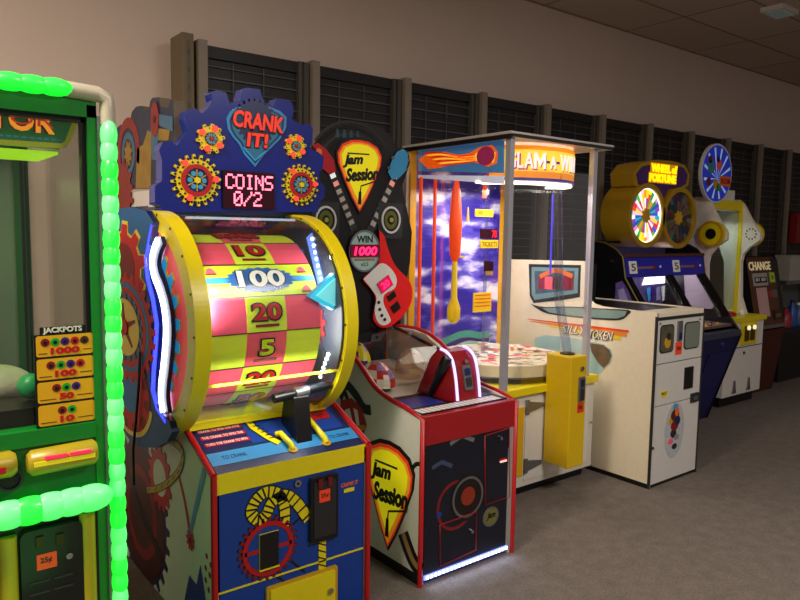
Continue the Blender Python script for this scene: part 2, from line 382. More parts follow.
b.gear(F, cg[0], cg[1], .112, .13, 26, 0, .001, BLACK); b.gear(F, cg[0], cg[1], .105, .125, 26, .001, .004, DRED); b.disc(F, cg[0], cg[1], .088, .004, .0045, BLUE, n=32); b.ring(F, cg[0], cg[1], .108, .09, .004, .006, RED)
b.line(F, [(cg[0]-.1, cg[1]), (cg[0]+.1, cg[1])], .016, .005, .006, RED)
for s_ in ((290, 560, 305, 572), (292, 525, 306, 512), (275, 575, 288, 584)): b.line(F, QF(YF, [s_[:2], s_[2:]]), .008, .001, .002, BLACK)
b.line(F, QF(YF, [(322, 540), (322, 570)]), .034, .001, .003, YEL)
for k in range(4): b.line(F, QF(YF, [(318, 543+k*7), (326, 545+k*7)]), .005, .003, .004, BLACK)
e = QF(YF, [(349, 487)])[0]
b.text(F, 'CRANK IT', e[0]-.04, e[0]+.045, e[1]+.005, e[1]+.022, 0, .002, ORANGE, .02, .2); b.rect(F, e[0]-.025, e[0]+.025, e[1]-.02, e[1]-.004, 0, .002, YEL)
b.build('front_panel', T)
sl = QF(YF, [(268, 548)])[0]
bb = MB().rect(F, sl[0]-.04, sl[0]+.04, sl[1]-.075, sl[1]+.065, .004, .012, BLACK, YEL); bb.rect(F, sl[0]-.042, sl[0]+.042, sl[1]-.08, sl[1]-.074, .004, .014, YEL)
bb.build('ticket_slot', T)
c = QF(YF, [(309, 478), (336, 470), (336, 535), (309, 543)])
cx0, cx1 = c[0][0], c[1][0]; cz0, cz1 = c[3][1], c[0][1]
cd = MB().rrect(F, cx0, cx1, cz0, cz1, .008, 0, .018, BLACK, DARK).rrect(F, cx0+.012, cx1-.012, cz0+.02, cz1-.02, .004, .018, .021, DARK).build('coin_door', T)
MB().rect(F, cx0+.035, cx0+.085, cz0+.165, cz0+.215, .021, .023, ORLAB).text(F, '25¢', cx0+.042, cx0+.078, cz0+.18, cz0+.2, .023, .0235, BLACK, .02).build('price_label', cd)
for k in (0, 1): MB().rect(F, cx0+.03+k*.045, cx0+.05+k*.045, cz0+.225, cz0+.262, .021, .026, mat('dark_red_button', '#6a1418', .3)).build('coin_button', cd)
lk = QF(YF, [(297, 483)])[0]
MB().disc(F, lk[0], lk[1], .014, 0, .01, CHROME).disc(F, lk[0], lk[1], .006, .01, .013, DARK).build('lock', T)
b = MB().box(1.0, 1.65, YF, YF+.02, .03, .254, BLUE)
b.build('lower_panel', T)
dz = MB().rrect(F, 1.19, 1.515, -.0+.03, .225, .01, 0, .01, GOLD).rrect(F, 1.205, 1.50, .04, .212, .008, .01, .016, YEL).build('cash_door', T)
MB().disc(F, 1.475, .13, .012, .016, .026, CHROME).build('lock', dz)
MB().box(1.0, 1.65, YF+.03, YF+.1, 0, .035, BLACK).build('kick_plate', T)
# sloped console
sx = sqrt(.28**2+.12**2)
CF = frame((1.0, YF, .712), (1, 0, 0), (0, .28, .12))
b = MB().rect(CF, 0, .65, 0, sx, -.015, 0, NAVY)
b.rect(CF, .0, .65, .045, .115, 0, .0015, SKY).rect(CF, .0, .65, .05, .11, .0015, .002, CYAN)
b.rect(CF, .2, .62, .13, sx, 0, .0012, BLUE)
for k in range(3):
    b.rect(CF, .015, .2, .155+k*.042, .175+k*.042, 0, .002, RED)
    b.text(CF, 'TURN THE CRANK TO SPIN THE WHEEL'[k*4:k*4+22], .02, .19, .158+k*.042, .172+k*.042, .002, .003, WPRINT)
tb = [(.235, sx), (.24, .22), (.27, .15), (.3, .10)]
b.line(CF, tb, .036, .0015, .003, BLACK); b.line(CF, tb, .028, .003, .004, YEL)
for k in range(8): b.rect(CF, .218+.008*k, .25+.008*k, .29-.022*k, .295-.022*k, .004, .005, BLACK)
b.rrect(CF, .50, .60, .2, .285, .004, .0015, .003, RED).gear(CF, .55, .24, .02, .028, 8, .003, .004, DRED)
b.rrect(CF, .35, .42, .25, .29, .01, .0015, .003, RED)
b.text(CF, 'TO CRANK', .05, .15, .07, .09, .002, .003, NAVY).text(CF, 'TO CRANK', .52, .62, .07, .09, .002, .003, NAVY)
b.build('console', T)
for pp in ([(.31, .15), (.335, .05)], [(.47, .22), (.49, .05)]):
    MB().tube([CF(pp[0][0], pp[0][1], .008), CF(pp[0][0]+.01, pp[0][1]-.01, .02), CF(pp[1][0]-.005, pp[1][1]+.015, .02), CF(pp[1][0], pp[1][1], .006)], .012, YEL).disc(CF, pp[1][0], pp[1][1], .02, .001, .006, GOLD).build('conduit', T)
cr = thing_part = MB()
b = MB(); o_ = (1.405, 2.47, .76)
b.prism(LF(o_[0]-.035), [(-(2.42), .735), (-(2.56), .79), (-(2.53), .93), (-(2.45), .93)], -.07, 0, BLACK)
crank = b.build('crank_post', T, .006)
b = MB().tube([(1.29, 2.47, .93), (1.35, 2.47, .936)], .02, BLACK, 14).tube([(1.35, 2.47, .936), (1.392, 2.47, .94)], .017, BLACK, 14)
b.tube([(1.44, 2.47, .945), (1.56, 2.47, .955)], .02, BLACK, 14)
b.build('crank_grip', crank)
MB().tube([(1.385, 2.47, .94), (1.445, 2.47, .945)], .023, STEEL, 14).build('crank_hub', crank)
# drum housing
CY, CZ, RO = 2.80, 1.22, .45
def ringpart(xa, xb, a0=25, a1=300):
    G = frame((xb, CY, CZ), (0, -1, 0), (0, 0, 1))
    b = MB(); b.ring(G, 0, 0, RO, RO-.075, 0, xb-xa, YEL, n=72, a0=-68, a1=106)
    for k in range(9):
        a = radians(-60+k*20); b.disc(G, (RO-.012)*cos(a), (RO-.012)*sin(a), .005, xb-xa, xb-xa+.003, BLACK, n=8)
    return b.build('yellow_ring', T)
ringpart(.925, .985); ringpart(1.56, 1.615)
b = MB(); b.ring(frame((1.56, CY, CZ), (0, -1, 0), (0, 0, 1)), 0, 0, RO-.008, RO-.012, 0, .575, glass('curved_acrylic', '#f6f8f6', .03, .16), n=48, a0=-60, a1=100); b.build('curved_window', T)
b = MB().box(.985, 1.60, 2.585, 2.66, .822, .842, YEL); b.prism(FR(2.585), [(.985, .822), (1.60, .822), (1.60, .845), (.985, .845)], 0, .012, YEL)
b.box(.985, 1.56, 2.6, 2.98, .842, .846, mat('pale_yellow_print', '#dcec30', .6))
for k in range(5): b.box(1.33, 1.36, 2.62+k*.03, 2.635+k*.03, .846, .85, WPRINT)
b.build('window_sill', T)
MB().tube([(.985, CY-(RO-.02)*cos(radians(-27)), CZ+(RO-.02)*sin(radians(-27))), (1.56, CY-(RO-.02)*cos(radians(-27)), CZ+(RO-.02)*sin(radians(-27)))], .006, YEL, 8).build('window_line', T)  # thin yellow line across the curved cover, built as a tube
# numbered drum
RD, XA, XB = .355, 1.0, 1.49
def cyl(R): return lambda u, v, w_: (u, CY-(R+w_)*cos(v), CZ+(R+w_)*sin(v))
DF = cyl(RD)
P = radians(22.5); A0 = radians(31.5)
YD = mat('drum_yellow', '#d4ea30', .7); RDm = mat('drum_red', '#ee5470', .7); WD = mat('drum_white', '#eef0f0', .7)
def curved(b, u0, u1, a0, a1, w0, w1, m, n=6):
    for k in range(n): b.rect(DF, u0, u1, a0+(a1-a0)*k/n, a0+(a1-a0)*(k+1)/n, w0, w1, m)
lab = {0: '100', -1: '20', -2: '5', -3: '20', 1: '10', 2: 'BONUS', -4: '50', 3: '5', -5: '10', 4: '20', 5: '100', 6: '5', 7: '10', 8: '2', -6: '5', -7: '20'}
drum = MB()
drum.ring(frame((XB, CY, CZ), (0, -1, 0), (0, 0, 1)), 0, 0, RD-.002, .05, 0, XB-XA, WD, n=64)
b = drum
for k in range(-7, 9):
    a = A0+k*P; a0, a1 = a-P/2, a+P/2; um = 1.25; s_ = lab[k]
    if s_ == '100':
        curved(b, XA, XB, a0, a1, -.001, .002, YD); curved(b, XA, XB, a-.035, a+.035, .002, .003, SKY, 3)
        G = [(um+.15*cos(t)*(1 if j % 2 else .88), a+(.155*sin(t))*(1 if j % 2 else .88)) for j, t in enumerate([2*pi*i/44 for i in range(44)])]
        b.prism(DF, G, .003, .006, mat('drum_blue', '#2f6cc0', .35)); b.text(DF, '100', um-.105, um+.105, a-.1, a+.115, .006, .009, BLACK, .06); b.text(DF, '100', um-.1, um+.1, a-.09, a+.105, .009, .011, WPRINT, .03)
        for uu in (XA+.05, XB-.05):
            for vv in (-.12, .12): b.prism(DF, [(uu-.02, a+vv-.03), (uu+.02, a+vv-.03), (uu+.012, a+vv+.012), (uu, a+vv+.035), (uu-.012, a+vv+.012)], .004, .006, PINK); b.rect(DF, uu-.022, uu+.022, a+vv-.05, a+vv-.036, .004, .006, DRED)
    else:
        col1, col2 = (YD, RDm) if s_ in ('5', 'BONUS', '2') else (RDm, YD)
        curved(b, XA, XB, a0, a1, -.001, .002, col1); curved(b, um-.085, um+.085, a0, a1, .002, .003, col2)
        hw = .03*len(s_) if s_ != 'BONUS' else .09
        m1, m2 = (RED, DRED) if s_ != '5' else (LIME, GREEN)
        b.text(DF, s_, um-hw-.008, um+hw+.008, a-.085, a+.13, .006, .008, BLACK, .06); b.text(DF, s_, um-hw, um+hw, a-.065, a+.115, .008, .010, m1, .03)
        b.rect(DF, um-.05, um+.05, a-.14, a-.11, .004, .006, DRED)
    curved(b, XA, XB, a0-.005, a0+.005, .002, .004, BLACK, 1)
b.build('drum', T)
# dark right-hand inner disc with bulbs, cyan pointer
G = frame((1.56, CY, CZ), (0, -1, 0), (0, 0, 1))
b = MB(); b.disc(G, 0, 0, RO-.02, 0, .012, mat('dark_slate_print', '#2a2f3c', .3), n=56); b.gear(G, .12, .05, .1, .125, 12, .012, .014, STEEL); b.gear(G, .2, -.2, .1, .125, 12, .012, .014, DARK); b.gear(G, .05, .22, .08, .1, 10, .012, .014, SKY)
b.gear(G, .22, -.02, .07, .09, 10, .014, .016, DRED)
inn = b.build('end_disc', T)
b = MB()
for k in range(7): b.disc(G, .2+.012*k, .345-.028*k, .008, .012, .02, LEDW, n=10)
for k in range(6): b.disc(G, .27+.012*k, -.24+.03*k*.7, .008, .012, .02, LEDW, n=10)
b.build('bulb_strip', inn)
b = MB(); b.line(G, [(.17, .36), (.27, .16)], .05, .012, .016, mat('blue_backlight', '#5a7ae0', .3, emit=1.1, ecol='#6d8cff')); b.build('light_bar', inn)
pt = QF(2.43, [(309, 297), (340, 268), (343, 315)])
b = MB(); b.prism(FR(2.43), pt, -.03, 0, mat('cyan_pointer', '#38c8e4', .25, emit=.55, ecol='#35c8ea'), CYAN)
ctr = (sum(p[0] for p in pt)/3, sum(p[1] for p in pt)/3); b.prism(FR(2.43), [(ctr[0]+(p[0]-ctr[0])*.7, ctr[1]+(p[1]-ctr[1])*.7) for p in pt], 0, .008, mat('light_cyan', '#7fe0ee', .25, emit=.6, ecol='#70e0f0'))
b.build('pointer', T, .004)
# back body, top
MB().box(1.05, 1.63, 3.22, 3.7, .86, 1.7, DARK).box(1.0, 1.65, 2.87, 3.22, 1.655, 1.69, mat('slate_blue', '#4a5a78', .4)).build('rear_body', T)
# left lit disc with teeth
G = frame((.945, CY, CZ), (0, -1, 0), (0, 0, 1))
PKE = mat('lit_pink_print', '#f0606c', .35, emit=.22, ecol='#ff4a58')
b = MB(); b.disc(G, 0, 0, RO-.03, 0, .015, PKE, n=56)
b.gear(G, -.03, 0, .29, .335, 22, .015, .018, YEL); b.gear(G, -.03, 0, .28, .325, 22, .018, .02, mat('lit_cyan_print', '#2ba8e0', .35, emit=.3, ecol='#2aa0f0')); b.disc(G, -.03, 0, .275, .02, .024, mat('navy_lit', '#1c3460', .35), n=48)
b.build('lit_side_disc', T)
# contoured side board with gears and the wavy LED line
XS = .90; S = LF(XS)
ed = [(133, 207), (146, 211), (153, 222), (150, 240), (144, 262), (145, 280), (150, 300), (153, 320), (153, 340), (151, 360), (150, 380), (153, 397), (159, 410), (169, 421), (172, 432), (167, 442), (155, 448), (140, 447), (128, 438), (120, 425)]
pl = la(XS, ed)
left = [(-3.32, .75), (-3.5, 1.0), (-3.52, 1.3), (-3.4, 1.55), (-3.22, 1.68)]
sb = MB(); sb.prism(S, pl+left, -.03, 0, mat('deep_teal_print', '#155f98', .6), NAVY)
def cc(p): return la(XS, [p])[0]
BR, BRD, BS = mat('board_red', '#c4141a', .6), mat('board_dark_red', '#7e0e14', .6), mat('board_blue', '#1c7cc0', .6)
def S2(u, v, w_): return S(uc+(u-uc)*1.6, v, w_)
g1 = cc((127, 262)); g1 = (g1[0]+.03, g1[1]); uc = g1[0]; sb.gear(S2, g1[0]-.05, g1[1]-.02, .15, .195, 10, 0, .002, YEL); sb.gear(S2, g1[0]-.05, g1[1]-.02, .14, .18, 10, .002, .003, BR); sb.disc(S2, g1[0]-.05, g1[1]-.02, .10, .003, .004, BRD)
g2 = cc((128, 327)); g2 = (g2[0]+.03, g2[1]); uc = g2[0]
sb.gear(S2, g2[0]-.03, g2[1], .21, .235, 26, .003, .005, BR); sb.disc(S2, g2[0]-.03, g2[1], .19, .005, .006, BS, n=36); sb.ring(S2, g2[0]-.03, g2[1], .17, .145, .006, .007, BR)
sb.gear(S2, g2[0]-.03, g2[1], .125, .145, 18, .007, .009, BLACK); sb.disc(S2, g2[0]-.03, g2[1], .122, .009, .010, YEL, n=30)
for k in range(5): sb.line(S2, [(g2[0]-.03, g2[1]), (g2[0]-.03+.1*cos(k*1.257+.4), g2[1]+.1*sin(k*1.257+.4))], [.03, .012], .010, .011, BRD)
sb.disc(S2, g2[0]-.03, g2[1], .035, .010, .016, BR)
g3 = cc((131, 392)); g3 = (g3[0]+.04, g3[1]); uc = g3[0]; sb.ring(S2, g3[0]-.04, g3[1], .17, .1, .001, .002, BRD); 
sb.ring(S2, g3[0]-.04, g3[1], .19, .17, .0015, .0025, YEL, a0=190, a1=350); sb.gear(S2, g3[0]-.04, g3[1], .13, .17, 11, .002, .003, BR); sb.disc(S2, g3[0]-.04, g3[1], .09, .003, .0034, BS)
side = sb.build('contoured_side_board', T)
strip = la(XS, [(158, 240), (154, 250), (152, 262), (154, 275), (159, 288), (163, 302), (165.5, 318), (166, 334), (165, 350), (163.5, 366), (161.5, 382), (161, 397), (163, 412)])
strip = smooth(strip, 4)
b = MB(); b.line(S, strip, .026, -.015, .006, LEDW); 
b.build('led_strip', side)
b = MB(); b.line(S, [(u+.028, v) for u, v in strip], .035, -.02, -.004, NAVY); b.line(S, [(u-.035, v+.0) for u, v in la(XS, [(155, 225), (152, 240), (148, 262), (150, 280), (155, 300), (159, 325), (158, 345), (156, 370), (155, 392), (160, 410), (169, 424)])], .012, -.01, .003, LEDB)
b.build('blue_edge_glow', side)
# marquee
MY = 2.80; F = FR(MY)
z5 = lambda pts: [(100+x/3.333, 80+y/3.333) for x, y in pts]
outl = [(156, 212), (156, 206), (150, 204), (150, 186), (157, 181), (157, 160), (154, 150), (158, 142), (166, 141), (172, 146), (178, 138), (184, 132), (180, 118), (183, 110), (192, 108), (199, 114), (207, 106), (210, 100), (208, 92), (214, 90), (226, 92.5), (230, 103), (240, 101), (243, 88.5), (247, 87.5), (260, 89.5), (264, 102), (273, 107), (277, 98), (291, 101), (294, 110), (292, 119), (298, 123), (303, 125), (309, 123.5), (313, 129), (312, 143), (309, 148), (318, 152), (324, 157), (323, 168), (319, 173), (320, 182), (325, 187), (324, 198), (319, 202), (318, 212)]
outl = [(x+5 if x < 185 else (x+3 if x < 215 else x), y) for x, y in outl]
b = MB(); b.prism(F, QF(MY, outl), -.07, 0, mat('marquee_blue', '#081c80', .25, coat=.5), mat('marquee_blue_edge', '#1236a0', .25, coat=.5))
mq = b.build('gear_marquee', T, .006)
hp = z5([(420, 130), (432, 105), (460, 90), (500, 85), (560, 88), (600, 105), (620, 125), (618, 160), (600, 195), (570, 225), (545, 250), (515, 290), (480, 250), (462, 215), (440, 190), (425, 165)])
hq = QF(MY, hp); hc = (sum(p[0] for p in hq)/len(hq), sum(p[1] for p in hq)/len(hq)); sc_ = lambda k: [(hc[0]+(p[0]-hc[0])*k, hc[1]+(p[1]-hc[1])*k) for p in hq]
b = MB(); b.prism(F, sc_(1), 0, .006, CYAN); b.prism(F, sc_(.90), .006, .008, NAVY); b.prism(F, sc_(.84), .008, .009, mat('teal_logo', '#1d6f96', .4))
b.gear(F, hc[0], hc[1]+.035, .085, .098, 22, .009, .010, NAVY)
p0, p1 = QF(MY, z5([(440, 166)]))[0], QF(MY, z5([(606, 150)]))[0]; zz = QF(MY, z5([(524, 168), (524, 112)])); p0 = (p0[0], zz[0][1]); p1 = (p1[0], zz[1][1])
b.text(F, 'CRANK', p0[0]-.004, p1[0]+.004, p0[1]-.006, p1[1]+.004, .010, .012, BLACK, .08, .1, -2); b.text(F, 'CRANK', p0[0], p1[0], p0[1], p1[1], .012, .015, mat('logo_red', '#f0321c', .35, emit=.3), .03, .1, -2)
p0, p1 = QF(MY, z5([(484, 228)]))[0], QF(MY, z5([(556, 178)]))[0]; zz = QF(MY, z5([(520, 226), (520, 178)])); p0 = (p0[0], zz[0][1]); p1 = (p1[0], zz[1][1])
b.text(F, 'IT!', p0[0]-.004, p1[0]+.004, p0[1]-.005, p1[1]+.004, .010, .012, BLACK, .08, .1); b.text(F, 'IT!', p0[0], p1[0], p0[1], p1[1], .012, .015, MATS['logo_red'], .03, .1)
b.line(F, QF(MY, z5([(475, 225), (512, 268), (548, 238)])), .008, .010, .012, SKY)
b.build('logo', mq)
D = QF(MY, z5([(402, 298), (578, 298), (578, 436), (398, 436)])); dx0, dx1 = D[0][0]+.005, D[1][0]; dz1, dz0 = D[0][1]-.003, D[3][1]+.012
b = MB(); b.rect(F, dx0, dx1, dz0, dz1, 0, .012, SCRRED, BLACK); disp = b.build('dot_matrix_display', mq)
G5 = {'C': ['01110', '10001', '10000', '10000', '10000', '10001', '01110'], 'O': ['01110', '10001', '10001', '10001', '10001', '10001', '01110'], 'I': ['01110', '00100', '00100', '00100', '00100', '00100', '01110'],
      'N': ['10001', '11001', '10101', '10101', '10011', '10001', '10001'], 'S': ['01111', '10000', '10000', '01110', '00001', '00001', '11110'], '0': ['01110', '10001', '10011', '10101', '11001', '10001', '01110'],
      '/': ['00001', '00001', '00010', '00100', '01000', '10000', '10000'], '2': ['01110', '10001', '00001', '00110', '01000', '10000', '11111']}
b = MB(); cw = (dx1-dx0)/33; chh = (dz1-dz0)/19
for row, (tx, off) in enumerate((('COINS', 1.5), ('0/2', 6.5))):
    for i, ch in enumerate(tx):
        for r, ln in enumerate(G5[ch]):
            for q, vch in enumerate(ln):
                if vch == '1':
                    u = dx0+(off+i*6.2+q*1.1)*cw; v = dz1-(1.6+row*8.6+r*1.08)*chh
                    b.rect(F, u, u+cw*1.0, v-chh*.98, v, .012, .014, DIGIT)
b.build('lit_digits', disp)
for (zx, zy, r, n, sm) in ((318, 335, .105, 20, False), (665, 350, .092, 20, False), (366, 197, .062, 10, True), (648, 222, .055, 10, True)):
    p = QF(MY, z5([(zx, zy)]))[0]; flower_gear(mq, p[0], p[1], r, MY, n, sm)
# side sign, left facing, behind the marquee
XG = 1.05; z6 = lambda pts: [(100+x/6.667, 70+y/6.667) for x, y in pts]
sg = la(XG, z6([(380, 790), (75, 790), (72, 640), (62, 600), (75, 520), (95, 500), (100, 440), (100, 400), (135, 365), (165, 372), (200, 345), (212, 280), (240, 245), (270, 238), (300, 272), (325, 270), (335, 205), (350, 185), (395, 182), (405, 245), (455, 250), (470, 200), (500, 195), (528, 225), (540, 280)]))
sg = [(min(u, -2.87), v) for u, v in sg]+[(-2.87, 1.70)]
b = MB(); G = LF(XG); b.prism(G, sg, -.05, 0, mat('slate_sign', '#22304a', .5, var=.3), mat('worn_edge', '#5c5040', .6))
MR, MS, MG = mat('muted_red_print', '#8a2420', .5, var=.25), mat('muted_blue_print', '#3c6a86', .5, var=.25), mat('muted_gold_print', '#94762a', .5, var=.4, scale=14)
ar = lambda pts: [(min(p[0], -2.875), p[1]) for p in la(XG, z6(pts))]
ce = ar([(190, 560)])[0]; b.ring(G, ce[0], ce[1], .17, .12, 0, .002, MR, a0=-20, a1=200); b.ring(G, ce[0], ce[1]-.0, .1, .07, 0, .002, MS); b.gear(G, ce[0], ce[1], .04, .06, 8, 0, .003, MG)
b.prism(G, ar([(240, 790), (250, 520), (290, 500), (320, 400), (345, 420), (340, 790)]), 0, .002, MG); b.prism(G, ar([(395, 390), (470, 400), (460, 470), (390, 470)]), 0, .003, MG)
b.prism(G, ar([(345, 385), (395, 385), (385, 600), (350, 600)]), .002, .004, MS); b.prism(G, ar([(398, 295), (505, 305), (530, 400), (400, 370)]), .002, .004, MS)
ce = ar([(372, 330)])[0]; b.disc(G, ce[0], ce[1], .05, .004, .006, MR, ry=.075); b.disc(G, ce[0], ce[1], .015, .006, .008, BLACK)
ce = ar([(150, 790)])[0]; b.gear(G, ce[0], ce[1]-.02, .14, .17, 16, .002, .004, MR)
b.build('side_sign', T)
b = MB(); b.rect(G, -3.75, -2.88, 1.25, 1.77, -.02, -.005, WHITE)
ce = la(XG, [(122, 200)])[0]; b.line(G, [(ce[0]-.09, 1.60), (ce[0]-.03, 1.76), (ce[0]+.03, 1.76), (ce[0]+.14, 1.60)], .07, 0, .002, RED); b.line(G, [(ce[0]-.05, 1.67), (ce[0]+.07, 1.67)], .03, 0, .002, RED)
b.build('upper_side_panel', T)
# added bar with a bluish glow, for the sheen under the marquee
b = MB().box(1.05, 1.54, 2.74, 2.76, 1.64, 1.65, mat('dim_bluish_glow', '#b8c4dc', .4, emit=.5)); b.build('added_glow_bar', T)
o_ = area('wheel_left_fill', (1.0, 2.44, 1.36), .22, .03, 1.6, (.97, .97, 1)); o_.rotation_euler = (0, radians(-90), 0)  # added fill light from the left to brighten the drum
o_ = area('wheel_side_lamp', (1.545, 2.47, 1.30), .40, .04, 3.0, (.95, .95, 1)); o_.rotation_euler = (0, radians(90), 0)
area('sill_fill', (1.27, 2.40, 1.02), .5, .04, 1.6, (1, 1, .9), (1.27, 2.68, .845))  # added fill light aimed down to brighten the yellow sill

# power cord hanging down the side of the crank machine
cp = [(0.885, -u, v) for u, v in la(.885, [(140, 352), (139, 380), (136, 420), (133, 450), (134, 485)])]
MB().tube(cp, .006, BLACK, 6).build('power_cord', None, loc=cp[-1], label='thin black cord hanging over the gear-printed side board of the crank game', category='cord')

# ------------------------------------------------------------------ green prize machine at the left edge
GY = 1.9; F = FR(GY)
T = thing('prize_game_machine', (-.35, GY, 0), 'tall green glass-fronted prize machine outlined in glowing green bulbs, with JACKPOTS board', 'arcade game')
GR = mat('green_powder_coat', '#0f7a26', .3); GRD = mat('shadow_green_paint', '#0a3a16', .35)
GX0, GX1 = -.35, .497
b = MB().box(.470, GX1, GY, GY+.9, .9, 1.9, GR); b.box(GX0, GX1, GY, GY+.05, 1.87, 1.905, GR); b.box(.46, .47, GY+.01, GY+.06, .93, 1.87, GRD)
for o_, nm in ((0, 0),): pass
b = MB().box(.474, GX1, GY, GY+.04, 0, 1.905, GR).box(.462, .474, GY+.012, GY+.04, 1.1, 1.875, BLACK); b.build('right_upright', T)
MB().box(GX0, GX0+.03, GY, GY+.04, 0, 1.905, GR).build('left_upright', T)
MB().box(GX0, GX1, GY, GY+.04, 1.875, 1.915, GR).box(GX0, .474, GY+.012, GY+.04, 1.862, 1.875, BLACK).build('top_rail', T)
MB().box(GX0, .474, GY-.004, GY+.05, 1.055, 1.095, GR).build('sill_rail', T)
MB().box(GX0, .474, GY+.004, GY+.03, .82, 1.055, DGREEN).build('apron_panel', T)
MB().box(GX0, GX1, GY+.04, GY+.88, 1.88, 1.93, DARK).build('roof', T)
MB().box(GX0, GX1, GY+.04, GY+.88, .05, .98, DARK).build('lower_cabinet', T)
MB().box(.462, .49, GY+.86, GY+.9, 1.0, 1.88, DGREEN).build('rear_post', T); MB().box(GX0, GX0+.03, GY+.86, GY+.9, 1.0, 1.88, DGREEN).build('rear_post', T)
MB().box(GX0+.03, .462, GY+.018, GY+.022, 1.095, 1.862, GLASS).build('front_window', T)
MB().box(.478, .484, GY+.04, GY+.86, 1.0, 1.88, glass('smoked_glass', '#e4e6de', .05)).build('side_window', T)
p0 = py_(GY+.7, 17, 250)
MB().box(p0[0]-.006, p0[0]+.012, GY+.68, GY+.70, 1.0, 1.88, DGREEN).box(p0[0]+.012, p0[0]+.022, GY+.68, GY+.70, 1.0, 1.88, BLACK).build('inner_column', T)
MB().box(p0[0]-.25, p0[0]-.006, GY+.69, GY+.70, 1.0, 1.86, mat('grey_green_panel_glass', '#8c9890', .2, .2, var=.2, scale=5)).build('mirror_panel', T)
# header inside the glass
hd = QF(GY+.07, [(-90, 92), (80, 112), (73, 133), (66, 147), (60, 149), (-90, 136)])
b = MB(); Fh = FR(GY+.07); b.prism(Fh, hd, -.03, 0, mat('header_green', '#14702a', .35, var=.5, scale=14, emit=.22, ecol='#0c6a20'), GR)
b.line(Fh, [(x+.003, z) for x, z in QF(GY+.07, [(-90, 136), (60, 146), (66, 142), (77, 114)])], .012, 0, .006, mat('olive_edge', '#a0a818', .4, emit=.2))
q0, q1 = QF(GY+.07, [(-12, 128), (54, 112)])
for wv, m_, bd in ((.001, mat('header_brown', '#5c2a08', .4), .07), (.003, mat('header_orange', '#ff9a20', .4, emit=.7), .03)):
    b.text(Fh, 'TOR', q0[0], q1[0], q0[1], q1[1]-.002, 0, wv+.002, m_, bd, 0, -2)
b.text(Fh, 'TOR', q0[0]+.002, q1[0]-.002, q0[1]+.015, q1[1]-.005, .004, .0055, mat('header_red', '#e04a14', .4, emit=.3), .0, 0, -2)
for k in range(10): b.rect(Fh, q0[0]+.02+k*.017, q0[0]+.031+k*.017, q0[1]-.017, q0[1]-.013, 0, .002, SKY)
b.build('header_sign', T)
b = MB(); v0 = QF(GY+.08, [(-90, 138), (46, 150)]); 
b.box(v0[0][0], v0[1][0]+.03, GY+.09, GY+.34, 1.785, 1.792, mat('lime_light_panel', '#a8e018', .4, emit=.8, ecol='#9be010', var=.7, scale=60)); b.build('header_light', T)
area('green_cabinet_lamp', (.2, GY+.25, 1.75), .3, .2, 1.2, (.6, 1, .3), (.2, GY+.4, 1.0))
# rope of bulb covers
GLED = mat('green_led_cover', '#39ff58', .35, emit=1.15, ecol='#08f028', var=.1, scale=8, coat=.3)
GLED2 = mat('pale_green_led_cover', '#7dffa0', .35, emit=.75, ecol='#3cf060', var=.2, scale=8)
DULL = mat('unlit_cover', '#b9b0a0', .35)
MB().box(.497, .507, GY-.005, GY+.03, 0, 1.88, STEEL).build('led_channel', T)
dome = MB().ball((0, 0, 0), (.021, .03, .034), GLED, 12, 8)
def lump(loc, m, r=(.021, .03, .034), rx=0):
    k = (m.name, r)
    if k not in lump.c:
        o = MB().ball((0, 0, 0), r, m, 12, 8).build('bulb_cover'); bpy.context.scene.collection.objects.unlink(o); lump.c[k] = o
    o = lump.c[k].copy(); C.objects.link(o); o.parent = T; o.location = tuple(a-b_ for a, b_ in zip(loc, ORG[T.name])); return o
lump.c = {}
k = 0; z = 1.835
while z > .02:
    lump((.524, GY-.005, z), GLED if (k//2) % 2 else GLED2, (.021, .03, .040)); z -= .044; k += 1
x = .40
while x > -.34:
    lump((x, GY-.005, 1.938), GLED, (.045, .03, .022)); x -= .048
x = .452; k = 0
while x > -.34:
    lump((x, GY-.035, .905), GLED2 if k % 3 or k < 2 else GLED, (.055, .03, .036)); x -= .048; k += 1
MB().tube([(.43, GY, 1.938), (.50, GY, 1.935), (.522, GY, 1.925), (.524, GY, 1.9), (.524, GY, 1.86)], .02, DULL, 12).build('unlit_corner_tube', T)
l = bpy.data.lights.new('bulb_glow', 'POINT'); l.color = (.12, 1, .2); l.energy = 2.2; l.shadow_soft_size = .05
for nm, lc, e in (('bulb_glow_low', (.3, GY-.2, .75), .8), ('bulb_glow_side', (.62, GY+.05, .7), .8), ('bulb_glow_top', (.3, GY-.15, 2.05), .5)):
    ld = bpy.data.lights.new(nm, 'POINT'); ld.color = (.12, 1, .2); ld.energy = e; ld.shadow_soft_size = .15
    o = bpy.data.objects.new(nm, ld); C.objects.link(o); o.location = lc
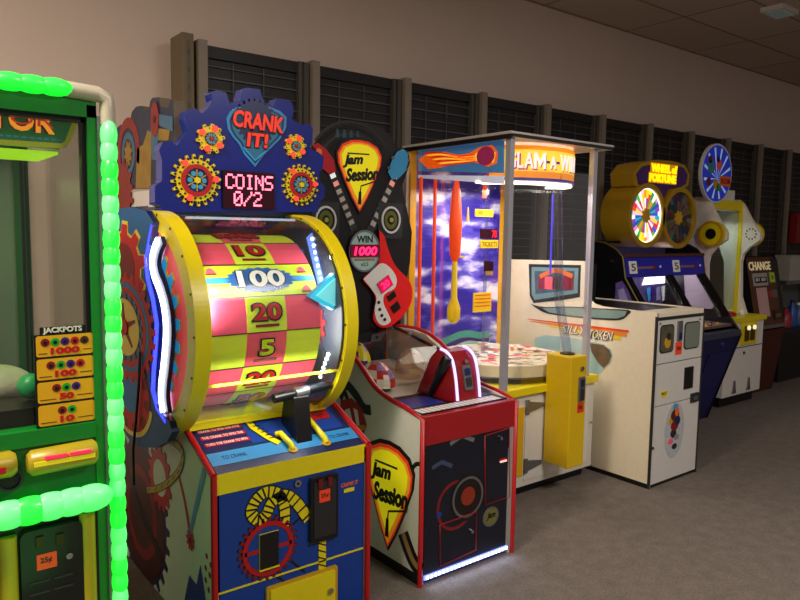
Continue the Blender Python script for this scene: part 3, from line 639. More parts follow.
# jackpots board behind the glass
JY = GY+.01; F = FR(JY); a_ = QF(JY, [(33, 338), (94, 331), (95, 419), (38, 428)])
jx0, jx1, jz0, jz1 = a_[0][0], a_[1][0], a_[2][1]-.002, a_[1][1]
b = MB(); b.rect(F, jx0, jx1, jz0, jz1, 0, .005, BLACK); b.text(F, 'JACKPOTS', jx0+.022, jx1-.03, jz1-.0005, jz1+.017, .001, .005, mat('pale_print', '#cfd4c8', .4), .03)
b.rect(F, jx0+.015, jx1-.02, jz1-.002, jz1+.018, 0, .001, BLACK)
jh = (jz1-jz0)/4; cols = [DRED, GREEN, PURPLE, RED, BROWN]
for i, (tx, n) in enumerate((('1000', 5), ('100', 4), ('50', 3), ('10', 2))):
    zt = jz1-i*jh
    b.rrect(F, jx0+.005, jx1-.005, zt-jh+.003, zt-.003, .006, .005, .006, mat('board_amber', '#d8a512', .4))
    cxm = (jx0+jx1)/2
    for q in range(n):
        u = cxm+(q-(n-1)/2)*.023; b.disc(F, u, zt-.020, .0105, .006, .007, cols[q], n=14); b.disc(F, u, zt-.021, .005, .007, .0075, BLACK, n=10)
    hw = .0085*len(tx)
    b.text(F, tx, cxm-hw, cxm+hw, zt-jh+.008, zt-jh+.025, .006, .0075, RED, .05)
    b.rect(F, jx0+.01, cxm-hw-.008, zt-jh+.010, zt-jh+.012, .006, .0065, BROWN); b.rect(F, cxm+hw+.008, jx1-.01, zt-jh+.014, zt-jh+.016, .006, .0065, BROWN)
b.build('jackpots_board', T)
BAM = mat('bamboo_print', '#a8921a', .35, var=.3, scale=9)
b = MB(); Yb = GY-.012
q0, q1 = QF(Yb, [(27, 464), (96, 452)])
b.tube([(q0[0], Yb, q0[1]), (q0[0]+.01, Yb, q0[1]), (q1[0]-.008, Yb, q0[1]+.004), (q1[0], Yb, q0[1]+.004)], [.022, .033, .033, .026], BAM, 12); bam = b.build('bamboo_bar', T)
for dx in (.035, .092): MB().box(q0[0]+dx, q0[0]+dx+.05, Yb-.036, Yb-.026, q0[1]+.012, q0[1]+.02, mat('hot_pink_label', '#ff3060', .4, emit=.3)).build('label_strip', bam)
MB().box(q0[0]+.01, q1[0]-.01, Yb-.034, Yb-.02, q0[1]-.002, q0[1]+.009, mat('bright_yellow_strip', '#e8d820', .4, emit=.15)).build('yellow_strip', bam)
q2 = py_(Yb, 10, 454)[0]
b = MB(); b.tube([(-.1, Yb, q0[1]+.008), (q2, Yb, q0[1]+.008), (q2+.012, Yb, q0[1]+.008)], [.033, .033, .024], BAM, 12); b.rect(FR(Yb-.033), q2-.07, q2-.015, q0[1]-.004, q0[1]+.012, 0, .003, RED); b.build('bamboo_bar', T)
q3 = py_(GY-.02, 10, 480)
b = MB(); b.disc(FR(GY-.002), q3[0], q3[1], .03, 0, .012, BLACK); b.ring(FR(GY-.002), q3[0], q3[1], .03, .024, .012, .018, DARK); b.build('ball_button', T)
# lower front
F = FR(GY-.0)
MB().box(GX0, .474, GY, GY+.04, 0, .86, BLACK).build('lower_front', T)
e = QF(GY, [(82, 530), (98, 530)])
b = MB(); b.tube([(.445, GY-.006, 0), (.445, GY-.006, .86)], .02, BAM, 10)
b.build('bamboo_pole', T)
e2 = QF(GY, [(12, 540)])[0]
MB().tube([(e2[0]-.012, GY-.006, 0), (e2[0]-.012, GY-.006, .84)], .022, BAM, 10).build('bamboo_pole', T)
e = QF(GY-.02, [(17, 525), (80, 515)]); ux0, ux1 = e[0][0], e[1][0]
cd = MB().rrect(FR(GY), ux0+.005, ux1+.005, .3, .845, .02, 0, .02, BLACK, DARK, 4).build('coin_door', T)
p = py_(GY-.022, 47, 561)
MB().rect(FR(GY-.02), p[0]-.023, p[0]+.023, p[1]-.02, p[1]+.02, 0, .002, ORLAB).text(FR(GY-.02), '25¢', p[0]-.015, p[0]+.012, p[1]-.006, p[1]+.011, .002, .003, BLACK, .03).build('price_label', cd)
for px__, py__ in ((40, 542), (60, 539)):
    p = py_(GY-.022, px__, py__); MB().rect(FR(GY-.02), p[0]-.009, p[0]+.009, p[1]-.014, p[1]+.014, 0, .006, mat('dark_bronze', '#3a2a14', .35, .5)).build('coin_slot', cd)
p = py_(GY-.022, 69, 555); MB().disc(FR(GY-.02), p[0], p[1], .008, 0, .01, CHROME).build('lock', cd)
for dz in (0, .045):
    p = py_(GY-.022, 30, 584+dz*250); MB().rect(FR(GY-.02), p[0], p[0]+.045, p[1]-.004, p[1], 0, .004, DARK).rect(FR(GY-.02), p[0]+.055, p[0]+.1, p[1]-.004, p[1], 0, .004, DARK).build('return_flap', cd)
# prizes inside
p = py_(GY+.3, 8, 388)
b = MB()
b.ball((p[0]-.04, GY+.32, p[1]+.005), (.11, .08, .062), mat('pale_plush_fabric', '#e4d8cc', .9, var=.35, scale=25, bump=.5), 20, 12); b.ball((p[0]-.08, GY+.33, p[1]+.025), (.06, .05, .045), MATS['pale_plush_fabric'])
b.build('plush_bundle', None, loc=(p[0], GY+.34, p[1]-.06), label='pale grey bundled plush prize lying behind the glass of the green prize machine', category='plush toy')
p = py_(GY+.16, 31, 386)
MB().ball((p[0], GY+.16, p[1]), .034, mat('sea_green_ball', '#1fa060', .35), 24, 14).build('ball', None, loc=(p[0], GY+.16, p[1]-.034), label='green ball beside the JACKPOTS board inside the green prize machine', category='ball')
MB().box(p[0]-.15, .455, GY+.06, GY+.215, .981, p[1]-.036, BLACK).box(p[0]-.25, .455, GY+.215, GY+.5, .981, 1.088, BLACK).build('prize_shelf', T)

# ------------------------------------------------------------------ guitar pick game (second machine)
T = thing('arcade_game_machine', (1.95, 2.33, 0), 'white-sided red coin game with black guitar marquee and yellow pick on its side', 'arcade game')
X0, X1, YF = 1.95, 2.54, 2.33
crv = [(2.33, .775), (2.45, .80), (2.57, .815), (2.69, .85), (2.80, .925), (2.9, .985), (3.0, 1.022), (3.12, 1.04), (3.3, 1.035)]
prof = [(-2.33, 0)]+[(-y, z) for y, z in crv]+[(-3.45, 1.035), (-3.45, 0)]
L = LF(X0); b = MB(); b.prism(L, prof, -.02, 0, WHITE)
pk = QL(X0, [(391, 497)])[0]
jam_pick(b, L, pk[0]-.015, pk[1], .40, .50)
rib = QL(X0, [(345, 392), (352, 412), (358, 432), (366, 450), (374, 460), (386, 458)])
b.line(L, smooth(rib), [.03]*31, .0002, .001, BLACK)
b.line(L, smooth(QL(X0, [(340, 398), (346, 385), (356, 395), (364, 408), (371, 410)])), .05, .001, .002, BLACK)
b.prism(L, QL(X0, [(341, 400), (352, 398), (362, 408), (367, 425), (362, 440), (350, 440), (340, 425)]), .002, .003, RED); b.prism(L, QL(X0, [(345, 410), (350, 408), (354, 425), (350, 430)]), .003, .004, WPRINT); b.prism(L, QL(X0, [(354, 408), (358, 410), (360, 425), (358, 430)]), .003, .004, WPRINT)
b.prism(L, QL(X0, [(356, 425), (366, 425), (366, 430), (357, 431)]), .004, .005, GOLD)
b.line(L, smooth(QL(X0, [(403, 533), (408, 548), (414, 562), (422, 572)])), .085, .0002, .001, BLACK); b.line(L, smooth(QL(X0, [(403, 533), (408, 548), (414, 562), (422, 572)])), .03, .001, .0015, TAN)
b.line(L, smooth(QL(X0, [(411, 478), (413, 468), (417, 464), (422, 465)])), .02, .0002, .001, BLACK)
b.rect(L, -3.45, -2.33, 0, .05, .0001, .0006, BLACK)
b.build('side_panel', T)
b = MB().prism(LF(X1), prof, 0, .02, WHITE); b.build('side_panel', T)
for xx in (X0-.008, X1+.002):
    b = MB(); b.tube([(xx+.005, YF-.005, 0), (xx+.005, YF-.005, .775)]+[(xx+.005, y-.004, z+.004) for y, z in smooth(crv[1:], 3)], .012, RED, 8); b.build('edge_trim', T)
F = FR(YF)
INK = mat('dark_blue_black_print', '#0c1222', .3, var=.5, scale=8)
b = MB().box(X0+.005, X1-.02, YF, YF+.02, .03, .66, INK)
for x_, z_, r_, m_ in ((-.0, 0, .115, BLACK), (0, 0, .10, STEEL), (0, 0, .088, mat('near_black_print', '#120a0c', .3)), (0, .005, .045, mat('dark_orange_print', '#8a2c14', .35))):
    p = QF(YF, [(468, 497)])[0]; b.disc(F, p[0]+x_, p[1]+z_, r_, .0005, .001+.001*(.12-r_)*10, m_, n=32)
p = QF(YF, [(456, 505)])[0]; b.ring(F, p[0], p[1], .12, .105, .0002, .0008, DRED)
p = QF(YF, [(492, 516)])[0]; b.disc(F, p[0]-.01, p[1], .055, .0005, .002, STEEL, ry=.05, n=20); b.disc(F, p[0]-.01, p[1], .046, .002, .003, mat('olive_print', '#6c6a30', .4), ry=.04, n=20); b.text(F, 'Jam', p[0]-.04, p[0]+.02, p[1]-.015, p[1]+.025, .003, .004, BLACK, .03, .3)
b.line(F, QF(YF, [(432, 468), (442, 462), (452, 466)]), .02, .0005, .001, mat('grey_blue_print', '#3a4664', .4)); b.line(F, QF(YF, [(450, 444), (462, 436), (474, 440)]), .02, .0005, .001, mat('grey_white_print', '#6c6c70', .4))
b.disc(F, *QF(YF, [(439, 515)])[0], .015, .0005, .001, BLUE)
b.build('front_panel', T)
def outline(name, pts, Yp, m, r=.004):
    q = [(*(lambda s_: (s_[0], Yp, s_[1]))(py_(Yp, *p)),) for p in pts]; return MB().tube(q+[q[0], q[1]], r, m, 6).build(name, T)
outline('door_frame', [(485, 436), (509, 428), (509, 497), (485, 505)], YF-.002, DRED); outline('door_frame', [(440, 525), (476, 512), (476, 550), (440, 566)], YF-.002, DRED)
for p_ in ((500, 438), (471, 531)): p = py_(YF, *p_); MB().disc(F, p[0], p[1], .009, .001, .012, CHROME, n=14).build('lock', T)
p = py_(YF, 503, 461); MB().rect(F, p[0]-.022, p[0]+.022, p[1]-.004, p[1]+.004, .0, .006, mat('pale_pink_lamp', '#ffc0b8', .3, emit=.8)).rect(F, p[0]-.026, p[0]+.02, p[1]+.006, p[1]+.014, 0, .004, RED).build('payout_label', T)
MB().box(X0+.004, X1-.002, YF-.006, YF+.03, .65, .785, mat('dark_red_bezel', '#9c141c', .3)).build('upper_bezel', T, .004)
MB().box(X1-.035, X1-.002, YF-.004, YF+.01, .02, .65, mat('light_steel_trim', '#a8a4a0', .4, .3)).build('steel_trim', T)
b = MB().box(X0+.02, X1-.03, YF-.010, YF-.002, .025, .045, mat('floor_led', '#8c9cff', .3, emit=1.5, ecol='#8090ff'))
for k in range(22): b.box(X0+.03+k*.0245, X0+.042+k*.0245, YF-.013, YF-.010, .028, .042, mat('floor_led_dot', '#ffffff', .3, emit=5 , ecol='#d0dcff'))
b.build('floor_led_strip', T)
area('floor_led_lamp', ((X0+X1)/2, YF-.03, .045), .55, .02, .4, (.62, .7, 1), ((X0+X1)/2, YF-.15, 0))
MB().box(X0+.03, X1-.03, YF+.03, 3.4, .02, .62, DARK).build('inner_cabinet', T)
# console
b = MB().box(X0+.02, X1-.02, YF+.03, 2.68, .775, .79, BLACK)
for k in range(30):
    u = X0+.03+k*.03
    if u < 2.49: b.box(u, u+.021, YF+.035, YF+.10, .79, .792, WPRINT)
b.box(X0+.03, 2.2, 2.46, 2.62, .79, .7915, mat('console_blue', '#263a8c', .3)); b.box(2.45, 2.53, 2.46, 2.62, .79, .7915, mat('console_grey_blue', '#56648a', .3))
b.build('keyboard_console', T)
# pedestal with LED arches
PY0 = 2.43; PX0, PX1 = 2.235, 2.405
pts = [(-2.43, .79), (-2.47, .93), (-2.50, 1.0), (-2.56, 1.035), (-2.66, 1.03), (-2.84, .88), (-2.9, .79)]
pts = [(-y, z) for y, z in [(2.43, .79), (2.445, .90), (2.475, .985), (2.52, 1.02), (2.57, 1.028), (2.62, .98), (2.72, .79)]]
ped = MB().prism(LF(PX0), pts, -(PX1-PX0), 0, mat('pedestal_red', '#8e1018', .25)).build('coin_pedestal', T, .008)
for xx in (PX0+.01, PX1-.012):
    MB().tube([(xx, y-.006, z+.004) for y, z in smooth([(2.43, .795), (2.447, .90), (2.475, .985), (2.52, 1.02), (2.56, 1.028)], 4)], .007, LEDP, 8).build('led_arch', ped)
fp = frame((PX0, 2.438, .86), (1, 0, 0), (0, .03, .11))
MB().rrect(fp, .062, .115, -.02, .10, .01, .0, .010, STEEL).rrect(fp, .072, .105, -.005, .04, .006, .010, .016, DARK).rrect(fp, .072, .105, .05, .085, .006, .010, .016, NAVY).build('coin_mechanism', ped)
MB().disc(fp, .09, .118, .01, 0, .014, CHROME, n=14).build('lock', ped)
ga, gb = py_(2.49, 447, 360), py_(2.60, 430, 394)
lerp = lambda t, o=0: (ga[0]+(gb[0]-ga[0])*t, 2.49+.11*t, ga[1]+(gb[1]-ga[1])*t+o)
b = MB().tube([lerp(-.08), lerp(0), lerp(.35), lerp(.7), lerp(1)], [.02, .03, .026, .017, .014], BLACK, 12).tube([lerp(.1, 0), (ga[0]+.04, 2.52, ga[1]-.01)], .018, DARK, 12)
b.build('coin_chute_arm', T)
MB().tube([lerp(.5), (lerp(.5)[0]+.02, 2.56, .88), (lerp(.5)[0]+.03, 2.54, .83), (lerp(.5)[0]+.03, 2.53, .795)], .010, BLACK, 8).build('cable', T)
# play field
b = MB(); G = frame((X0+.02, 2.68, .785), (1, 0, 0), (0, .62, .06)); LN = sqrt(.62**2+.06**2)
b.rect(G, 0, .565, 0, LN, -.02, 0, mat('playfield_pale', '#c9c0b4', .35)); 
for k in range(14): b.rect(G, .0, .3, .45+k*.013, .456+k*.013, 0, .001, BROWN)
b.build('playfield', T)
RW = mat('checker_red', '#c8302c', .3)
def dome(cx_, cy_, cz_, rx, ry, rz, name, seg):
    b = MB()
    nu, nv = 16, 8; vs = []
    for i in range(nv+1):
        a = pi/2*i/nv; vs += [(cx_+rx*cos(a)*cos(2*pi*j/nu), cy_+ry*cos(a)*sin(2*pi*j/nu), cz_+rz*sin(a)) for j in range(nu)]
    for i in range(nv):
        for j in range(nu): b.add([vs[i*nu+j], vs[i*nu+(j+1) % nu], vs[(i+1)*nu+(j+1) % nu], vs[(i+1)*nu+j]], [(0, 1, 2, 3)], seg[((i//2)+(j//2)) % len(seg)], True)
    return b.build(name, T)
dome(2.08, 2.86, .82, .085, .12, .12, 'checkered_dome', [RW, mat('cream_print', '#e8dcc4', .3), RW, mat('lilac_print', '#9a86b4', .3)])
dome(2.10, 3.06, .87, .06, .1, .14, 'yellow_dome', [YEL, YEL, PURPLE])
dome(2.36, 2.93, .84, .085, .09, .13, 'clear_target_dome', [glass('pink_acrylic', '#f4b8b0', .1, .1, .25, '#f0c8b8'), glass('amber_acrylic', '#f4d890', .1, .1, .25, '#f0d890')])
MB().tube([(X1-.03, 2.72, .93), (X1-.03, 3.28, 1.04)], .01, BLACK, 8).build('cover_rail', T)
MB().prism(LF(X1-.025), [(-2.62, .80), (-2.62, .84), (-2.8, .935), (-3.0, 1.03), (-3.3, 1.03), (-3.3, .78)], -.003, 0, mat('interior_beige', '#c4b8a4', .4)).build('inner_side_liner', T)
b = MB(); cvr = [(y-.0, z-.006) for y, z in crv[3:]]; 
for i in range(len(cvr)-1): b.add([(X0+.02, cvr[i][0], cvr[i][1]), (X1-.02, cvr[i][0], cvr[i][1]), (X1-.02, cvr[i+1][0], cvr[i+1][1]), (X0+.02, cvr[i+1][0], cvr[i+1][1])], [(0, 1, 2, 3)], GLASS2)
b.build('clear_cover', T)
# marquee board
MY = 3.32; F = FR(MY)
ol = [(310, 160), (314, 150), (322, 138), (330, 131), (340, 126), (352, 123), (363, 122), (374, 124), (384, 130), (392, 138), (396, 146), (402, 150), (408, 150), (410, 162), (406, 176), (402, 186), (406, 205), (412, 232), (410, 262), (405, 290), (404, 316), (345, 338), (300, 345), (303, 300), (306, 230), (306, 180)]
b = MB(); b.prism(F, QF(MY, ol), -.05, 0, mat('marquee_black', '#101012', .3), DARK); mq = b.build('marquee_board', T)
b = MB(); rc = py_(MY, 352, 175)
for k, (ra, m_) in enumerate(((.30, DARK), (.27, mat('vinyl_black', '#141416', .2)), (.235, DARK), (.2, MATS['vinyl_black']))): b.ring(F, rc[0], rc[1], ra, ra-.014, 0, .002, m_, a0=35, a1=145, n=24)
for dx, c_ in ((-.10, SKY), (-.055, SKY), (-.01, SKY), (.035, STEEL)): b.line(F, [(rc[0]+dx, rc[1]+.20), (rc[0]+dx, rc[1]+.245)], [.03, .012], .001, .003, mat('dull_teal', '#2c4a5a', .4))
b.build('record_print', mq)
# necks and heads
nk = MB()
for a_, c_, m_ in (((331, 172), (354, 230), RED), ((397, 172), (369, 232), None)):
    p, q = QF(MY, [a_, c_]); nk.line(F, [p, q], .05, 0, .004, DARK)
    for k in range(7):
        t0, t1 = (k+.2)/7.5, (k+.75)/7.5; P0 = (p[0]+(q[0]-p[0])*t0, p[1]+(q[1]-p[1])*t0); P1 = (p[0]+(q[0]-p[0])*t1, p[1]+(q[1]-p[1])*t1)
        nk.line(F, [P0, P1], .034, .004, .0055, mat('lit_fret', '#e8ecf0', .3, emit=.5) if k == 0 else (mat('pink_fret', '#f09a8c', .3, emit=.3) if k == 1 else mat('ivory_fret', '#b8b4ac', .3)))
nk.build('guitar_necks', mq)
b = MB(); b.prism(F, QF(MY, [(387, 172), (391, 160), (396, 152), (402, 149), (407, 153), (407, 163), (404, 172), (398, 178), (391, 180)]), .004, .010, SKY, BLACK)
for p_ in ((388, 168), (392, 158), (408, 160), (406, 170)): b.disc(F, *QF(MY, [p_])[0], .01, .004, .01, STEEL, n=10)
b.build('guitar_head', mq)
b = MB(); b.prism(F, QF(MY, [(311, 145), (317, 143), (326, 150), (333, 160), (335, 172), (328, 174), (318, 166), (322, 158)]), .004, .010, RED, BLACK)
b.disc(F, *QF(MY, [(318, 152)])[0], .02, .010, .012, ORANGE, n=12); b.build('guitar_head', mq)
pc = QF(MY, [(359, 176)])[0]; b = MB(); jam_pick(b, F, pc[0], pc[1], .335, .40, .004); b.build('pick_logo', mq)
for (p_, r_) in (((390, 220), .062), ((325, 220), .06)):
    c_ = QF(MY, [p_])[0]; b = MB(); b.rect(F, c_[0]-.09, c_[0]+.09, c_[1]-.11, c_[1]+.1, 0, .006, mat('amp_grey', '#26272a', .4)); b.ring(F, c_[0], c_[1], r_*1.12, r_*.95, .006, .014, mat('speaker_rim', '#d8dade', .3), n=32, ay=1.15); b.disc(F, c_[0], c_[1], r_*.95, .006, .008, BLACK, ry=r_*1.09, n=28)
    b.ring(F, c_[0], c_[1], r_*.75, r_*.4, .008, .010, mat('cone_olive', '#5c6418', .4), ay=1.15); b.disc(F, c_[0], c_[1], r_*.22, .010, .018, mat('cone_gold', '#a8a040', .4), n=16); b.build('speaker', mq)
c_ = QF(MY, [(363, 251)])[0]; b = MB(); b.disc(F, c_[0], c_[1], .108, .006, .016, mat('win_disc', '#9ab8b0', .35, emit=.15), STEEL, ry=.12, n=36)
b.ring(F, c_[0], c_[1], .11, .10, .016, .020, STEEL, ay=1.1)
b.text(F, 'WIN', c_[0]-.055, c_[0]+.055, c_[1]+.048, c_[1]+.088, .016, .019, BLACK, .02)
b.line(F, [(c_[0]-.07, c_[1]-.05), (c_[0]+.07, c_[1]-.05)], .012, .016, .018, TAN); b.text(F, 'x2.5', c_[0]-.025, c_[0]+.025, c_[1]-.085, c_[1]-.065, .016, .018, BLACK)
wd = b.build('win_disc', mq)
b = MB(); b.rect(F, c_[0]-.10, c_[0]+.10, c_[1]-.035, c_[1]+.038, .016, .026, mat('dark_magenta_display', '#5a0022', .2, emit=.25, ecol='#a00030'), BLACK)
b.text(F, '1000', c_[0]-.08, c_[0]+.08, c_[1]-.025, c_[1]+.026, .026, .029, mat('magenta_digit', '#ff2a6a', .3, emit=2.0, ecol='#ff2460'), .03, .15); b.build('win_display', wd)
body = smooth([(377, 230), (382, 236), (385, 246), (389, 257), (393, 265), (399, 272), (406, 279), (410, 289), (409, 302), (403, 313), (394, 322), (385, 327), (377, 326), (371, 318), (373, 306), (373, 296), (368, 288), (361, 279), (368, 272), (377, 262), (378, 248)], 3)
bq = QF(MY, body)
b = MB(); b.prism(F, bq, .004, .022, mat('guitar_red', '#e01c1c', .25, emit=.12), DRED); g = b.build('guitar_body', mq)
b = MB(); b.prism(F, QF(MY, smooth([(361, 279), (372, 268), (380, 263), (388, 268), (394, 278), (392, 288), (382, 294), (381, 303), (386, 314), (388, 321), (381, 325), (375, 321), (372, 310), (374, 298), (370, 290), (362, 280)], 3)), .022, .026, WPRINT)
for p_ in ((376, 302), (377, 309), (379, 315), (382, 319)): b.disc(F, *QF(MY, [p_])[0], .010, .026, .03, BLACK, n=10)
b.build('pickguard', g)
c_ = QF(MY, [(382, 284)])[0]; ca, sa = cos(.55), sin(.55); rp = lambda w_, h_, cx_=c_: [(cx_[0]+x_*ca-y_*sa, cx_[1]+x_*sa+y_*ca) for x_, y_ in ((-w_, -h_), (w_, -h_), (w_, h_), (-w_, h_))]
b = MB(); b.prism(F, rp(.048, .035), .026, .034, mat('magenta_panel', '#a00038', .2, emit=.7, ecol='#e00048'), BLACK); b.text(F, '20', c_[0]-.03, c_[0]+.03, c_[1]-.02, c_[1]+.022, .034, .036, MATS['magenta_digit'], .02, 0, 31); b.build('small_display', g)
for p_ in ((389, 296), (393, 307)): b = MB(); b.prism(F, rp(.03, .018 if p_[1] < 300 else .024, QF(MY, [p_])[0]), .022, .03, BLACK); b.build('pickup', g)
b = MB(); b.rect(F, *(QF(MY, [(371, 270)])[0][0]-.03, QF(MY, [(371, 270)])[0][0]+.06), QF(MY, [(371, 270)])[0][1]-.05, QF(MY, [(371, 270)])[0][1]+.0, .004, .007, DARK); b.build('neck_joint', mq)
MB().box(1.99, 2.52, MY+.05, MY+.12, .8, 1.1, DARK).build('marquee_support', T)

# ------------------------------------------------------------------ glass prize cabinet
T = thing('redemption_game_machine', (2.95, 2.80, 0), 'square glass-walled prize game with lit GLAM-A-WIN header, yellow table rim and yellow coin box', 'arcade game')
X0, X1, Y0, Y1 = 2.93, 3.83, 2.78, 3.72
MB().box(X0+.03, X1-.002, Y0+.03, Y1, .06, .635, mat('cabinet_white', '#dcd8cc', .3)).build('base_cabinet', T, .004)
MB().box(X0+.06, X1-.05, Y0+.07, Y1-.03, 0, .07, BLACK).build('kick_plate', T)
MB().box(X0, X1+.005, Y0, Y1+.02, .635, .685, YEL).build('table_rim', T, .006)
F = FR(Y0+.03)
dr = MB().rect(F, 3.16, 3.62, .10, .60, 0, .006, mat('door_white', '#e2dfd6', .3)).build('door', T, .002)
MB().rect(F, 3.66, 3.77, .10, .60, 0, .004, MATS['door_white']).build('side_door', T, .002)
MB().rect(F, 3.045, 3.145, .13, .56, 0, .006, mat('amber_paint', '#e0b010', .35)).build('yellow_strip', T)
for z_ in (.555, .19): MB().prism(F, [(3.17, z_-.035), (3.31, z_-.012), (3.31, z_+.012), (3.17, z_+.035)], .006, .016, STEEL).rect(F, 3.155, 3.18, z_-.045, z_+.045, .006, .018, STEEL).build('hinge', dr)
for p_, r_ in (((580, 420), .012), ((590, 422), .007), ((590, 465), .007)): p = py_(Y0+.03, *p_); MB().disc(F, p[0], p[1], r_, .004, .014, CHROME, n=14).build('lock', T)
# yellow coin box
cb = MB().box(3.315, 3.465, 2.60, 2.79, .195, .875, mat('coin_box_yellow', '#dcb80c', .3)).build('coin_box', T, .006)
F2 = FR(2.60)
MB().rrect(F2, 3.385, 3.44, .60, .75, .008, 0, .012, STEEL).rrect(F2, 3.398, 3.427, .61, .68, .005, .012, .018, DARK).rect(F2, 3.398, 3.427, .69, .735, .012, .016, NAVY).build('coin_mechanism', cb)
MB().rect(F2, 3.385, 3.445, .53, .59, 0, .002, mat('red_label', '#d83214', .5)).text(F2, '25¢', 3.395, 3.43, .55, .575, .002, .003, BLACK, .02).build('price_label', cb)
MB().disc(F2, 3.41, .80, .014, 0, .012, CHROME, n=16).build('lock', cb)
MB().disc(TOP(.875), 3.40, 2.70, .045, 0, .008, BLACK, n=20).build('tube_socket', cb)
MB().tube([(3.40, 2.70, .88), (3.40, 2.78, 1.2), (3.40, 2.83, 2.0)], .028, glass('clear_tube', '#e8ecf4', .10), 12, False).build('ticket_tube', cb)
# posts, roof
PM = mat('post_steel', '#b4b6c2', .3, .3)
for (xa, ya) in ((X0+.022, Y0+.02), (3.725, Y0+.03)): MB().box(xa-.018, xa+.018, ya-.018, ya+.018, .685, 2.14, PM).build('corner_post', T)
MB().box(X0+.0, X0+.05, Y1-.05, Y1, .685, 2.14, mat('post_amber', '#d8a010', .35, emit=.05)).box(X0-.02, X0, Y1-.03, Y1+.01, .1, 2.14, WHITE).build('rear_post', T)
MB().box(X1-.05, X1-.0, Y1-.05, Y1, .685, 2.14, MATS['post_amber']).build('rear_post', T)
MB().box(X0-.01, X1+.02, Y0-.02, Y1+.02, 2.14, 2.165, WHITE).box(X0-.015, X1+.025, Y0-.025, Y0-.015, 2.158, 2.170, mat('roof_edge_trim', '#d0ccc8', .3, .3)).box(X0-.018, X0-.008, Y0-.02, Y1+.02, 2.13, 2.155, BLACK).box(X0-.01, X1+.02, Y0-.024, Y0-.016, 2.14, 2.158, DARK).box(X0-.018, X0-.008, Y0-.02, Y1+.02, 2.157, 2.172, MATS['roof_edge_trim']).build('roof', T)
MB().box(X0+.04, X0+.044, Y0+.04, Y1-.05, .69, 2.14, GLASS).build('left_glass', T)
MB().box(X0+.04, 3.70, Y0+.015, Y0+.019, .69, 1.98, GLASS).build('front_glass', T)
# painted cloud backdrop
bk = mat('cloud_mural', '#2c1e8c', .4, emit=.10); nt = bk.node_tree; nz = nt.nodes['Noise Texture']; nz.inputs['Scale'].default_value = 3.6; nz.inputs['Detail'].default_value = 5
mp = nt.nodes.new('ShaderNodeMapping'); mp.inputs['Scale'].default_value = (.8, 1, 2.2); nt.links.new(nt.nodes['Texture Coordinate'].outputs['Object'], mp.inputs[0]); nt.links.new(mp.outputs[0], nz.inputs['Vector'])
rp_ = nt.nodes.new('ShaderNodeValToRGB'); e_ = rp_.color_ramp.elements; e_[0].position = .46; e_[0].color = lin('#2a1c96'); e_[1].position = .64; e_[1].color = lin('#e4e2f4'); q_ = e_.new(.54); q_.color = lin('#5a50b8')
nt.links.new(nz.outputs['Fac'], rp_.inputs[0]); nt.links.new(rp_.outputs[0], nt.nodes['Principled BSDF'].inputs['Base Color']); nt.links.new(rp_.outputs[0], nt.nodes['Principled BSDF'].inputs['Emission Color'])
F = FR(Y1-.05); b = MB(); b.box(X0+.05, X1-.05, Y1-.05, Y1-.03, .70, 2.12, bk)
for k, (m_, z_) in enumerate(((mat('sea_green_print', '#4a9c8c', .4), .74), (mat('pale_sea_print', '#a8c8b8', .4), .80), (PURPLE, .84), (MATS['sea_green_print'], .87))):
    b.line(F, smooth([(X0+.07+.1*j, z_-.03+.018*sin(j*1.4+k*.6)+.004*j) for j in range(8)], 4), .05, .001+.001*k, .002+.001*k, m_)
b.build('cloud_backdrop', T)
# arched header and light ring
HC, HRr = (3.37, 3.24), .44
HD = lambda u, v, w_: (HC[0]+(HRr+w_)*cos(u), HC[1]+(HRr+w_)*sin(u), v)
H1 = mat('header_amber', '#f09a18', .35, emit=.7, ecol='#ff8c10'); H2 = mat('header_yellow', '#ffc830', .35, emit=.7, ecol='#ffd850'); H3 = mat('header_white', '#fff4f4', .35, emit=.6); H4 = mat('header_blue_purple', '#503a9c', .35, emit=.25)
b = MB(); A = radians
for k in range(24):
    a0, a1 = A(212+k*5), A(212+k*5+5)
    b.rect(HD, a0, a1, 1.93, 2.12, -.012, 0, H1, H1); b.rect(HD, a0, a1, 1.97, 2.095, 0, .002, H2); b.rect(HD, a0, a1, 1.915, 1.932, -.01, .004, H4)
# letters bent round the arc
for ch, ua, ub, sm_ in (('S', 219, 226, 1), ('G', 226.5, 232, 1), ('L', 233, 238, 1), ('A', 238.5, 246, 1), ('M', 246.5, 256.5, 1), ('-', 257.5, 260.5, 1), ('A', 261, 267, .7), ('-', 267.5, 271, 1), ('W', 272, 285, 1), ('I', 286.5, 289.5, 1), ('N', 291, 300, 1)):
    if ch == 'S': continue
    za, zb = 1.985+.02*(1-sm_), 2.078-.05*(1-sm_)
    if ch == 'M':
        for o_, w0_, w1_, m_ in ((.9, .002, .004, mat('header_pink', '#d83a6a', .35, emit=.2)), (0, .004, .008, H3)):
            V = lambda f, z: (A(ua+o_+(ub-ua)*f), za-(.008 if o_ else 0)+(zb-za)*z)
            for P4 in (((0, 0), (.2, 0), (.2, 1), (0, 1)), ((.8, 0), (1, 0), (1, 1), (.8, 1)), ((.2, 1), (.2, .62), (.5, .12), (.5, .5)), ((.5, .5), (.5, .12), (.8, .62), (.8, 1))): b.prism(HD, [V(*q4) for q4 in P4], w0_, w1_, m_)
        continue
    if ch == '-': b.rect(HD, A(ua), A(ub), 2.02, 2.034, .002, .006, H4)
    else: b.text(HD, ch, A(ua+.9), A(ub+1.1), za-.008, zb-.006, .002, .004, mat('header_pink', '#d83a6a', .35, emit=.2), .04); b.text(HD, ch, A(ua), A(ub), za, zb, .004, .008, H3, .02)
b.build('arched_header', T)
